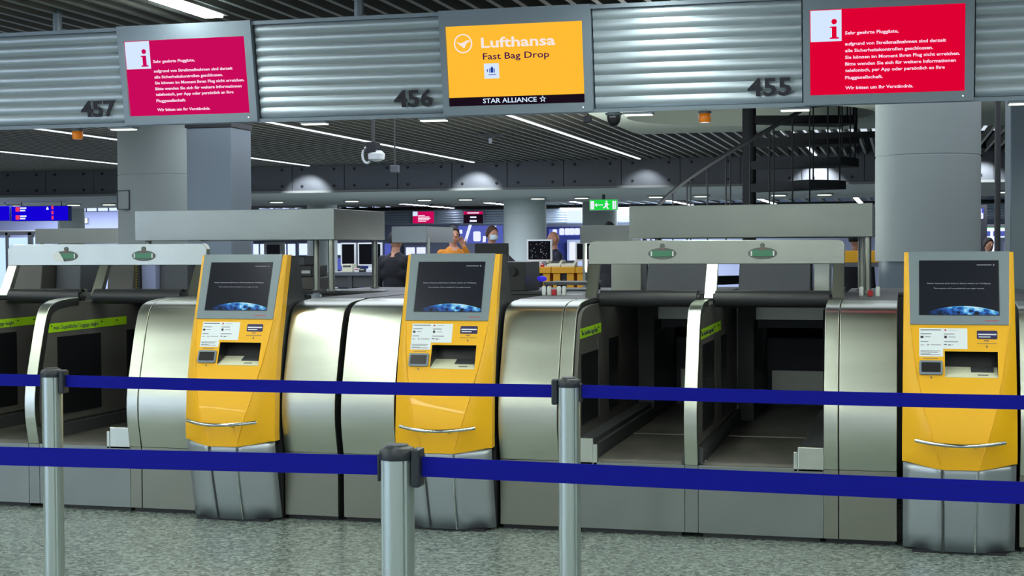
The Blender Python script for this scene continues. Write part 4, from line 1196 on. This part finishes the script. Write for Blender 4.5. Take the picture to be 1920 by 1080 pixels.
item('tape_dispenser', 'dark tape dispenser on the grey desk', 'dispenser', 674, .08, .08, .05, 1.165, 'black_plastic', extra='cream')
item('paper_tray', 'flat pale blue box at the right end of the grey desk', 'box', 698, .26, .15, .05, 1.165, 'paper', extra='sticker_white')
item('keyboard', 'pale keyboard in front of the speckled screen', 'keyboard', 985, .2, .12, .02, 1.235, 'cream', extra=None)
item('hand_scanner', 'small black hand scanner on the yellow desk', 'scanner', 1000, .07, .08, .06, 1.235, 'black_plastic', y=0.0, extra='mid_grey')
item('stapler', 'small red item beside the speckled monitor', 'stapler', 1013, .05, .06, .05, 1.235, 'red_print', extra='paper')

# ================================================================== PEOPLE
def tcap(bm, a, b, ra, rb, n=14):
    """tapered capsule as closed mesh pieces"""
    a = Vector(a); b = Vector(b)
    ax = (b - a); L_ = ax.length; ax.normalize()
    R = ax.to_track_quat('Z', 'Y').to_matrix()
    rings = []
    for i in range(5):
        th = PI / 2 * i / 4; rings.append((a, -ra * math.cos(th), ra * math.sin(th)))
    for i in range(5):
        th = PI / 2 * i / 4; rings.append((b, rb * math.sin(th), rb * math.cos(th)))
    vs = []
    for c, h, r in rings:
        r = max(r, 1e-4)
        vs.append([bm.verts.new(c + R @ Vector((r * math.cos(2 * PI * j / n), r * math.sin(2 * PI * j / n), h))) for j in range(n)])
    for p, q in zip(vs, vs[1:]):
        for j in range(n):
            k = (j + 1) % n; bm.faces.new((p[j], p[k], q[k], q[j]))
    bm.faces.new(vs[0][::-1]); bm.faces.new(vs[-1])
def ellb(bm, c, r, n=18, m_=12):
    vs = []
    for i in range(1, m_):
        th = PI * i / m_
        vs.append([bm.verts.new((c[0] + r[0] * math.sin(th) * math.cos(2 * PI * j / n), c[1] + r[1] * math.sin(th) * math.sin(2 * PI * j / n), c[2] + r[2] * math.cos(th))) for j in range(n)])
    top = bm.verts.new((c[0], c[1], c[2] + r[2])); bot = bm.verts.new((c[0], c[1], c[2] - r[2]))
    for p, q in zip(vs, vs[1:]):
        for j in range(n):
            k = (j + 1) % n; bm.faces.new((p[j], q[j], q[k], p[k]))
    for j in range(n):
        k = (j + 1) % n; bm.faces.new((top, vs[0][j], vs[0][k])); bm.faces.new((bot, vs[-1][k], vs[-1][j]))
def person(x, y, H, rz, label, top='cloth_navy', legs='cloth_black', hair='hair_brown', mask=True, lh=None, rh=None, bald=False, female=False, extra=None):
    """faces local -Y. lh/rh = (elbow, wrist) in local metres for H=1.8"""
    k = H / 1.8
    t = thing('person', label, 'person', (x, y, 0), rz)
    S = []   # (a,b,ra,rb,matindex)  0 top 1 legs 2 skin 3 shoe
    sw = .185 if not female else .165
    S += [((-.09, 0, .95), (.09, 0, .95), .125, .125, 1), ((-.06, 0, 1.05), (.06, 0, 1.05), .115, .115, 0), ((-.09, .0, 1.25), (.09, 0, 1.25), .115, .115, 0), ((-.12, .01, 1.38), (.12, .01, 1.38), .095, .095, 0)]
    S += [((-sw, .01, 1.435), (sw, .01, 1.435), .058, .058, 0), ((-.05, .01, 1.48), (.05, .01, 1.48), .05, .05, 0), ((0, .01, 1.46), (0, -.005, 1.57), .056, .052, 2)]
    for s_, hd_ in ((-1, rh), (1, lh)):
        sh = (s_ * sw, .01, 1.42)
        el, wr = hd_ if hd_ else ((s_ * (sw + .05), .03, 1.13), (s_ * (sw + .045), -.05, .90))
        S += [(sh, el, .058, .045, 0), (el, wr, .044, .034, 0)]
        el, wr = Vector(el), Vector(wr); d = (wr - el).normalized()
        S.append((wr, wr + d * .02, .028, .026, 2))
        pal = wr + d * .055
        side = d.cross(Vector((0, 1, 0) if abs(d.y) < .8 else (0, 0, 1))).normalized()
        for q in (-.026, 0, .026): S.append((wr + d * .02 + side * q * .6, wr + d * .085 + side * q, .015, .014, 2))
        bend = d.cross(side)
        for i, (q, ln) in enumerate(((-.033, .062), (-.011, .076), (.011, .072), (.033, .056))):
            p0 = wr + d * .09 + side * q; p1 = p0 + d * ln * .55 + bend * .006 + side * q * .12; p2 = p1 + d * ln * .40 + bend * .022
            S += [(p0, p1, .0095, .009, 2), (p1, p2, .009, .0075, 2)]
        p0 = wr + d * .035 + side * -.03 * s_; p1 = p0 + d * .03 - side * .03 * s_ + bend * .012; S += [(p0, p1, .012, .0105, 2), (p1, p1 + d * .032 - side * .008 * s_ + bend * .01, .0105, .009, 2)]
        hp0 = (s_ * .095, 0, .92); kn = (s_ * .105, -.01, .50); an = (s_ * .11, .02, .09)
        S += [(hp0, kn, .088, .06, 1), (kn, an, .058, .042, 1), ((s_ * .11, .03, .045), (s_ * .125, -.14, .035), .042, .034, 3)]
    bm = bmesh.new()
    for a, b, ra, rb, mi in S: tcap(bm, a, b, ra, rb)
    ellb(bm, (0, .0, 1.30), (sw + .01, .128, .24)); ellb(bm, (0, 0, 1.12), (.168, .122, .26)); ellb(bm, (0, .01, 1.40), (sw * .95, .105, .10))
    hc = (0, -.015, 1.685)
    ellb(bm, hc, (.074, .093, .112)); ellb(bm, (0, -.035, 1.635), (.055, .065, .075))
    tcap(bm, (0, -.102, 1.70), (0, -.118, 1.668), .010, .014, 8); tcap(bm, (-.018, -.098, 1.628), (.018, -.098, 1.628), .009, .009, 8)
    for s_ in (-1, 1): ellb(bm, (s_ * .077, .0, 1.68), (.010, .02, .031), 10, 6)
    me = bpy.data.meshes.new('body'); bm.to_mesh(me); bm.free()
    tmp = bpy.data.objects.new('tmp', me); COL.objects.link(tmp)
    rm = tmp.modifiers.new('r', 'REMESH'); rm.mode = 'VOXEL'; rm.voxel_size = .009
    sm_ = tmp.modifiers.new('s', 'SMOOTH'); sm_.iterations = 3; sm_.factor = .5
    dg = bpy.context.evaluated_depsgraph_get(); me2 = bpy.data.meshes.new_from_object(tmp.evaluated_get(dg))
    bpy.data.objects.remove(tmp); bpy.data.meshes.remove(me)
    me2.materials.clear()
    for mm in (top, legs, 'skin', 'black_plastic'): me2.materials.append(MATS[mm])
    nf = len(me2.polygons); cen = np.empty(nf * 3); me2.polygons.foreach_get('center', cen); cen = cen.reshape(-1, 3)
    best = np.full(nf, 1e9); idx = np.zeros(nf, dtype=np.int32)
    for a, b, ra, rb, mi in S:
        a = np.array(a, float); b = np.array(b, float); ab = b - a
        tt = np.clip(((cen - a) @ ab) / (ab @ ab), 0, 1); dd = np.linalg.norm(cen - (a + tt[:, None] * ab), axis=1) - (ra + (rb - ra) * tt)
        w_ = dd < best; best[w_] = dd[w_]; idx[w_] = mi
    idx[(cen[:, 2] > 1.56) & (np.abs(cen[:, 0]) < .1) & (np.abs(cen[:, 1]) < .16)] = 2
    me2.polygons.foreach_set('material_index', idx); me2.shade_smooth(); me2.name = 'body'
    me2.transform(Matrix.Scale(k, 4)); me2.update()
    o = bpy.data.objects.new('body', me2); COL.objects.link(o); o.parent = t
    def sc(b_): b_.v = [(p[0] * k, p[1] * k, p[2] * k) for p in b_.v]; return b_
    if not bald:
        hb_ = MB(); n_, m2 = 20, 10; vs = []; fs = []
        for i in range(m2 + 1):
            for j in range(n_):
                ph = 2 * PI * j / n_; front = max(0, -math.sin(ph))
                lim = (1.95 if not female else 2.5) - (1.95 - .95 if not female else 1.5) * front ** .7
                th = lim * i / m2; rr = 1.0 + .02 * math.sin(ph * 7)
                vs.append((.082 * rr * math.sin(th) * math.cos(ph), -.008 + .101 * rr * math.sin(th) * math.sin(ph), 1.692 + .118 * math.cos(th)))
        for i in range(m2):
            for j in range(n_):
                j2 = (j + 1) % n_; fs.append((i * n_ + j, (i + 1) * n_ + j, (i + 1) * n_ + j2, i * n_ + j2))
        hb_.add(vs, fs); ho = sc(hb_).build('hair', hair, t, smooth=60)
        sd = ho.modifiers.new('s', 'SOLIDIFY'); sd.thickness = .012; sd.offset = 0
    e_ = MB()
    for s_ in (-1, 1): e_.ellipsoid((s_ * .030, -.098, 1.692), (.012, .006, .006), 8, 6)
    sc(e_).build('eyes', 'eye', t)
    if mask:
        mk = MB(); vs = []; fs = []
        for i in range(7):
            for j in range(9):
                a = math.radians(-72 + 18 * j); z = 1.60 + .078 * i / 6
                bul = 1 + .12 * math.cos(a) * math.sin(PI * i / 6)
                vs.append((.074 * math.sin(a) * bul, -.025 - .100 * math.cos(a) * bul + .012, z))
        for i in range(6):
            for j in range(8): fs.append((i * 9 + j, i * 9 + j + 1, (i + 1) * 9 + j + 1, (i + 1) * 9 + j))
        mk.add(vs, fs); mo = sc(mk).build('face_mask', 'mask_white', t, smooth=60)
        sd = mo.modifiers.new('s', 'SOLIDIFY'); sd.thickness = .003
    if extra: extra(t, sc)
    return t
def toz(px, py, Y): return GZ(px, py, Y)
def suit(t, sc):
    sc(MB().prism([(-.126, 1.10), (-.122, 1.40), (-.110, 1.40), (-.11, 1.10)], -.035, .035)).build('shirt_front', 'shirt_white', t)
def orange_vest(t, sc):
    for i, (a, mm) in enumerate(((-.10, 'cloth_pink'), (-.055, 'cloth_red'), (.035, 'cloth_orange'), (.085, 'cloth_red'))):
        sc(MB().prism([(-.130, 1.0), (-.128, 1.37), (-.10, 1.37), (-.10, 1.0)], a - .02, a + .022)).build('coloured_stripe', mm, t)
person(GX(850, 19.0), 19.0, 1.80, math.radians(35), 'person in orange and red striped top, hand at the face, beside the small canopy', top='cloth_orange', hair='hair_dark', mask=False, female=True,
       lh=((.27, -.12, 1.22), (.10, -.17, 1.52)), extra=orange_vest)
person(GX(922, 21.2), 21.2, 1.83, math.radians(55), 'masked person in dark grey jacket reaching to the desks, left of bright column', top='cloth_char', hair='hair_brown',
       lh=((.28, -.22, 1.22), (.22, -.46, 1.20)))
person(GX(1040, 21.5), 21.5, 1.75, math.radians(-60), 'bald masked person in a navy suit behind the speckled monitor', top='cloth_navy', bald=True, extra=suit)
person(GX(1142, 17.2), 17.2, 1.80, 0, 'person whose dark hair shows above the canopy below the exit sign', top='cloth_char', hair='hair_dark')
person(GX(742, 17.0), 17.0, 1.72, math.radians(170), 'person in a black suit standing behind the leg of the left canopy', top='cloth_black', hair='hair_dark', mask=False)
person(GX(704, 21.6), 21.6, 1.62, math.radians(10), 'person in a blue top with pale lanyard right of the monitor under the left canopy', top='cloth_blue', hair='hair_dark', extra=suit)
person(GX(1605, 17.0), 17.0, 1.70, math.radians(150), 'person in black clothes seen between the right portal and its canopy legs', top='cloth_black', hair='hair_dark', mask=False)
person(GX(1853, 24.0), 24.0, 1.62, math.radians(30), 'dark haired person beyond the rightmost kiosk', top='cloth_black', hair='hair_dark', mask=False)

# orange item on the shelf right of the right portal
t = thing('parcel', 'orange parcel on a shelf right of the right portal', 'box', (GX(1618, 15.0), 15.0, 1.34)); MB().box(-.22, .16, 0, .2, 0, .12).build('carton', 'yellow_desk', t, bevel=.006); MB().box(-.03, .03, -.003, 0, 0, .12).build('tape', 'print_ink', t)
sh = thing('shelf', 'grey shelf right of the right portal carrying an orange parcel', 'shelf', (GX(1612, 15.0), 15.0, 0)); MB().box(-.35, .35, -.05, .3, 1.30, 1.34).build('board', 'mid_grey', sh)
for a in (-.33, .31): MB().box(a, a + .02, 0, .25, 0, 1.30).build('leg', 'charcoal', sh)

# ================================================================== FAR HALL
YH = 50.0
z0h, z1h = GZ(800, 420.5, YH), GZ(800, 393, YH)
fh = thing('header_beam', 'distant header beam with small screens across the far hall', 'header', (GX(960, YH), YH, 0))
base = GX(960, YH)
Fh = Face((-base * 0, 0, 0))
def far_corr(a, b):
    m_ = MB(); n_ = 6; dz = (z1h - z0h) / n_
    for i in range(n_): m_.prism([(0, z0h + dz * i), (-.04, z0h + dz * (i + .5)), (0, z0h + dz * (i + 1)), (.1, z0h + dz * (i + 1)), (.1, z0h + dz * i)], a - base, b - base)
    m_.build('corrugated_panel', 'header_steel', fh)
bays = [777, 871, 1066]
edges = [GX(p, YH) for p in (640, 776, 818, 870, 910, 980, 1066, 1093, 1160, 1300, 1640, 1990)]
for a, b in zip(edges, edges[1:]): far_corr(a + .01, b - .01)
MB().box(GX(560, YH) - base, GX(2000, YH) - base, -.08, .15, z1h, z1h + .10).build('dark_rail', 'void', fh)
def far_screen(px0, px1, py0, py1, m0, label, ex=None):
    x0, x1 = GX(px0, YH), GX(px1, YH); a, b = GZ(px0, py1, YH), GZ(px0, py0, YH)
    t = thing('display_screen', label, 'screen', ((x0 + x1) / 2, YH - .12, a)); h = (x1 - x0) / 2
    MB().box(-h - .03, h + .03, 0, .06, -.03, b - a + .03).build('frame', 'header_frame', t)
    s_ = MB().box(-h, h, -.01, 0, 0, b - a).build('screen', m0, t)
    Fm = Face((0, -.01, 0))
    if ex == 'red':
        MB().plate(Fm, -h, -h + .18, (b - a) * .62, b - a, 0, .004).build('white_square', 'scr_white', s_)
        q = MB()
        for i, ww in enumerate((.25, .42, .46, .40, .3)): q.plate(Fm, -h + .2, -h + .2 + ww, (b - a) * (.62 - i * .12), (b - a) * (.62 - i * .12) + .03, 0, .004)
        q.build('text_lines', 'scr_text', s_)
    if ex == 'flight':
        MB().plate(Fm, -h, h, (b - a) * .76, b - a, 0, .004).build('red_bar', 'scr_pink', s_)
        q = MB(); q.plate(Fm, -h * .6, h * .6, (b - a) * .83, (b - a) * .92, .004, .006).plate(Fm, -h * .32, h * .32, (b - a) * .45, (b - a) * .58, 0, .004).plate(Fm, -h * .36, h * .36, (b - a) * .12, (b - a) * .28, 0, .004)
        q.build('text_lines', 'sign_white', s_)
far_screen(777, 816, 397, 419, 'scr_pink', 'small distant red notice screen above the second canopy', 'red')
far_screen(872, 908, 397, 419, 'scr_black', 'small distant black flight screen above the masked man', 'flight')
far_screen(1067, 1092, 395, 417, 'window_glow', 'small distant white screen left of the exit sign')
# illuminated shop fronts and glazing on the back wall (YB)
YB = 55.8
def lit_panel(name, label, cat, px0, px1, py0, py1, frame, Y=YB, cols=1, rows=1, m0='window_glow', shapes=None, bm_='shop_white', depth=.1, ground=True):
    x0, x1 = GX(px0, Y), GX(px1, Y); a, b = GZ(px0, py1, Y), GZ(px0, py0, Y); W = x1 - x0; H_ = b - a
    t = thing(name, label, cat, (x0, Y, a))
    MB().box(-.05, W + .05, 0, depth, -a if not name.startswith('clere') else -.05, H_ + .05).build('casing', frame, t)
    g = .04
    for i in range(cols):
        for j in range(rows):
            MB().box(i * W / cols + g, (i + 1) * W / cols - g, -.02, 0, j * H_ / rows + g, (j + 1) * H_ / rows - g).build('pane', m0, t)
    if shapes:
        Fm = Face((0, -.02, 0))
        for kind, u, v, s_ in shapes:
            q = MB()
            if kind == 'bar': q.poly(Fm, [(u * W, v * H_), (u * W + .12, v * H_), (u * W + .12 + s_, v * H_ + abs(s_) * 2.2 + .2), (u * W + s_, v * H_ + abs(s_) * 2.2 + .2)], 0, .01)
            if kind == 'box': q.poly(Fm, rrect(u * W, u * W + s_, v * H_, v * H_ + s_ * 1.3, s_ * .2), 0, .01)
            q.build('lit_shape', bm_, t)
    return t
lit_panel('storefront', 'distant blue lit shop front behind the person in orange', 'shop', 858, 945, 422, 458, 'wall_grey', m0='shop_blue', shapes=[('bar', .14, .1, .22), ('box', .35, .15, .3), ('bar', .55, .1, 0.02), ('bar', .68, .1, .2), ('box', .05, .55, .12)])
lit_panel('shop_sign', 'distant sign with white glowing shapes right of the bald man', 'sign', 1028, 1088, 428, 444, 'cloth_blue', m0='shop_blue', shapes=[('box', .15, .2, .17), ('box', .36, .2, .2), ('box', .53, .2, .2), ('box', .68, .2, .2), ('box', .84, .2, .2)])
lit_panel('storefront', 'distant pale lit counter below the white glowing sign', 'shop', 1066, 1090, 452, 490, 'wall_grey', Y=55.4, m0='shop_white', shapes=None)
lit_panel('storefront', 'distant bright white lit window below the small canopy', 'shop', 760, 800, 462, 492, 'wall_grey', m0='shop_white', cols=2)
lit_panel('storefront', 'distant pale display wall seen under the left canopy', 'shop', 560, 655, 455, 480, 'wall_grey', m0='window_glow', cols=3)
lit_panel('storefront', 'distant pale blue display wall seen right of the desk monitor', 'shop', 705, 735, 455, 500, 'wall_grey', m0='shop_blue', cols=2)
lit_panel('storefront', 'distant pale glazed wall behind the stepped printer', 'shop', 470, 556, 456, 505, 'wall_grey', Y=54.8, m0='window_glow', cols=5)
lit_panel('storefront', 'distant white counter behind the legs of the left canopy', 'shop', 590, 655, 482, 508, 'wall_grey', Y=54.4, m0='shop_blue', cols=2)
lit_panel('storefront', 'distant pale wall seen through the opening of the left portal', 'shop', 78, 100, 462, 545, 'wall_grey', Y=53.0, m0='window_glow', cols=1)
lit_panel('storefront', 'small distant lit bay right of the printer stand in the left portal', 'shop', 152, 166, 462, 512, 'wall_grey', Y=53.0, m0='window_glow', cols=1)
lit_panel('clerestory_window', 'row of bright far windows high beside the left column', 'window', 143, 226, 384, 398, 'wall_lavender', cols=4)
lit_panel('clerestory_window', 'far bright glazing above the left canopy', 'window', 486, 576, 382, 394, 'wall_lavender', cols=3)
lit_panel('clerestory_window', 'far bright glazing with pink tint right above the left canopy', 'window', 636, 735, 386, 395, 'wall_lavender', cols=3)
# lavender partition far left
wp = thing('partition_wall', 'pale lavender partition wall behind the left portal', 'wall', (GX(-60, 40), 40, 0)); Wp = GX(470, 40) - GX(-60, 40)
MB().box(0, Wp, 0, .2, 0, GZ(100, 398, 40)).build('wall_sheet', 'wall_lavender', wp)
MB().box(0, Wp, -.03, 0, GZ(100, 434, 40), GZ(100, 431, 40)).build('dado_line', 'white_plastic', wp)
t = thing('clock_box', 'small square pale clock box on the lavender wall', 'clock', (GX(159, 39.9), 39.9, GZ(159, 419, 39.9))); MB().box(-.1, .1, 0, .08, 0, .17).build('case', 'cream', t, bevel=.01); MB().box(-.14, -.1, 0, .08, 0, .17).build('side', 'charcoal', t)
# glazed doors at far left
gp = thing('glass_partition', 'grey framed glass doors at the left edge behind the portal', 'partition', (GX(-30, 16), 16, 0))
gb = GX(-30, 16)
for a, b in ((-25, 12), (14, 54), (60, 66)):
    x0, x1 = GX(a, 16) - gb, GX(b, 16) - gb
    MB().box(x0 + .02, x1 - .01, .01, .03, .05, GZ(20, 441, 16) - .03).build('glass_pane', 'glass_lit', gp)
for a, b in ((11, 15), (53, 60)):
    x0, x1 = GX(a, 16) - gb, GX(b, 16) - gb
    MB().box(x0, x1, 0, .06, 0, GZ(20, 436, 16)).build('frame_post', 'mid_grey', gp)
MB().box(0, GX(66, 16) - gb, 0, .06, GZ(20, 441, 16), GZ(20, 434, 16)).build('top_rail', 'mid_grey', gp)
# direction signs
def blue_sign(px0, px1, label, full):
    Y = 26.5; x0, x1 = GX(px0, Y), GX(px1, Y); a, b = GZ(px0, 415, Y), GZ(px0, 387, Y); W = x1 - x0; H_ = b - a
    t = thing('direction_sign', label, 'sign', (x0, Y, a))
    MB().box(0, W, 0, .12, 0, H_).build('case', 'cloth_blue', t)
    s_ = MB().box(.01, W - .01, -.01, 0, .01, H_ - .01).build('face', 'sign_blue', t)
    Fm = Face((0, -.01, 0))
    if full:
        for v in (.72, .18):
            MB().plate(Fm, W * .16, W * .27, H_ * (v + .10), H_ * (v + .20), 0, .002).build('white_lettering', 'sign_white', s_)
            MB().plate(Fm, W * .16, W * .25, H_ * (v - .06), H_ * (v + .04), 0, .002).build('white_lettering', 'sign_white', s_)
            MB().plate(Fm, W * .08, W * .15, H_ * (v - .08), H_ * (v + .22), 0, .002).build('pictogram', 'sign_red', s_)
        for v in (.84, .5, .16):
            MB().plate(Fm, W * .71, W * .745, H_ * v - .02, H_ * v + .05, 0, .002).build('pictogram', 'sign_red', s_)
        MB().poly(Fm, [(W * .62, H_ * .74), (W * .66, H_ * .74), (W * .66, H_ * .84), (W * .64, H_ * .95), (W * .62, H_ * .84)], 0, .002).build('arrow', 'sign_white', s_)
    for u in (.15, .85):
        MB().tube([(W * u, .06, H_), (W * u, .06, 2.5 - a)], .01, 8).build('hanger', 'charcoal', t)
blue_sign(23, 130, 'blue hanging direction sign with red pictograms, left of the left column', True)
blue_sign(-60, 20, 'blue hanging direction sign cut by the left edge of the view', False)
# exit sign
Y = 27.0; x0, x1 = GX(1106, Y), GX(1158, Y); a, b = GZ(1106, 394.5, Y), GZ(1106, 374.5, Y); W = x1 - x0; H_ = b - a
t = thing('exit_sign', 'green emergency exit sign with running figure and arrow', 'sign', (x0, Y, a))
MB().box(0, W, 0, .08, 0, H_).build('case', 'white_plastic', t)
s_ = MB().box(.005, W - .005, -.008, 0, .005, H_ - .005).build('face', 'exit_green', t)
Fm = Face((0, -.008, 0)); q = MB()
q.plate(Fm, .02, .09, .02, H_ - .03, 0, .003); q.plate(Fm, .12, .26, H_ * .45, H_ * .53, 0, .003)
q.poly(Fm, [(.10, H_ * .49), (.14, H_ * .30), (.14, H_ * .68)], 0, .003)
q.poly(Fm, ell(.325, H_ * .80, .016, .016, 10), 0, .003)
q.poly(Fm, [(.28, H_ * .62), (.34, H_ * .72), (.36, H_ * .55), (.39, H_ * .52), (.35, H_ * .48), (.34, H_ * .35), (.37, H_ * .12), (.34, H_ * .12), (.32, H_ * .32), (.28, H_ * .18), (.25, H_ * .2), (.30, H_ * .42), (.30, H_ * .6)], 0, .003)
q.plate(Fm, W - .09, W - .05, .02, H_ - .03, 0, .003).plate(Fm, W - .04, W - .02, .02, H_ - .03, 0, .003)
q.build('escape_pictogram', 'sign_white', s_)
MB().box(W * .45, W * .55, .03, .05, H_, 2.5 - a).build('hanger', 'charcoal', t)
# poster and small lit board at the right
lit_panel('poster', 'blue lit poster between the right column and the pipe', 'poster', 1829, 1847, 388, 413, 'black_plastic', Y=40, m0='poster_blue', shapes=[('box', .3, .1, .12), ('box', .2, .5, .1)], bm_='sign_white')
lit_panel('storefront', 'thin lit green and white band beyond the rightmost kiosk', 'shop', 1829, 1885, 424, 430, 'black_plastic', Y=44, m0='exit_green', cols=3)
lit_panel('storefront', 'pale blue lit counter beyond the rightmost kiosk', 'shop', 1880, 1893, 450, 476, 'wall_grey', Y=30, m0='window_glow')
lit_panel('storefront', 'blue shop band below the thin lit band at the right', 'shop', 1829, 1890, 431, 445, 'wall_grey', Y=43.5, m0='shop_blue', cols=2)
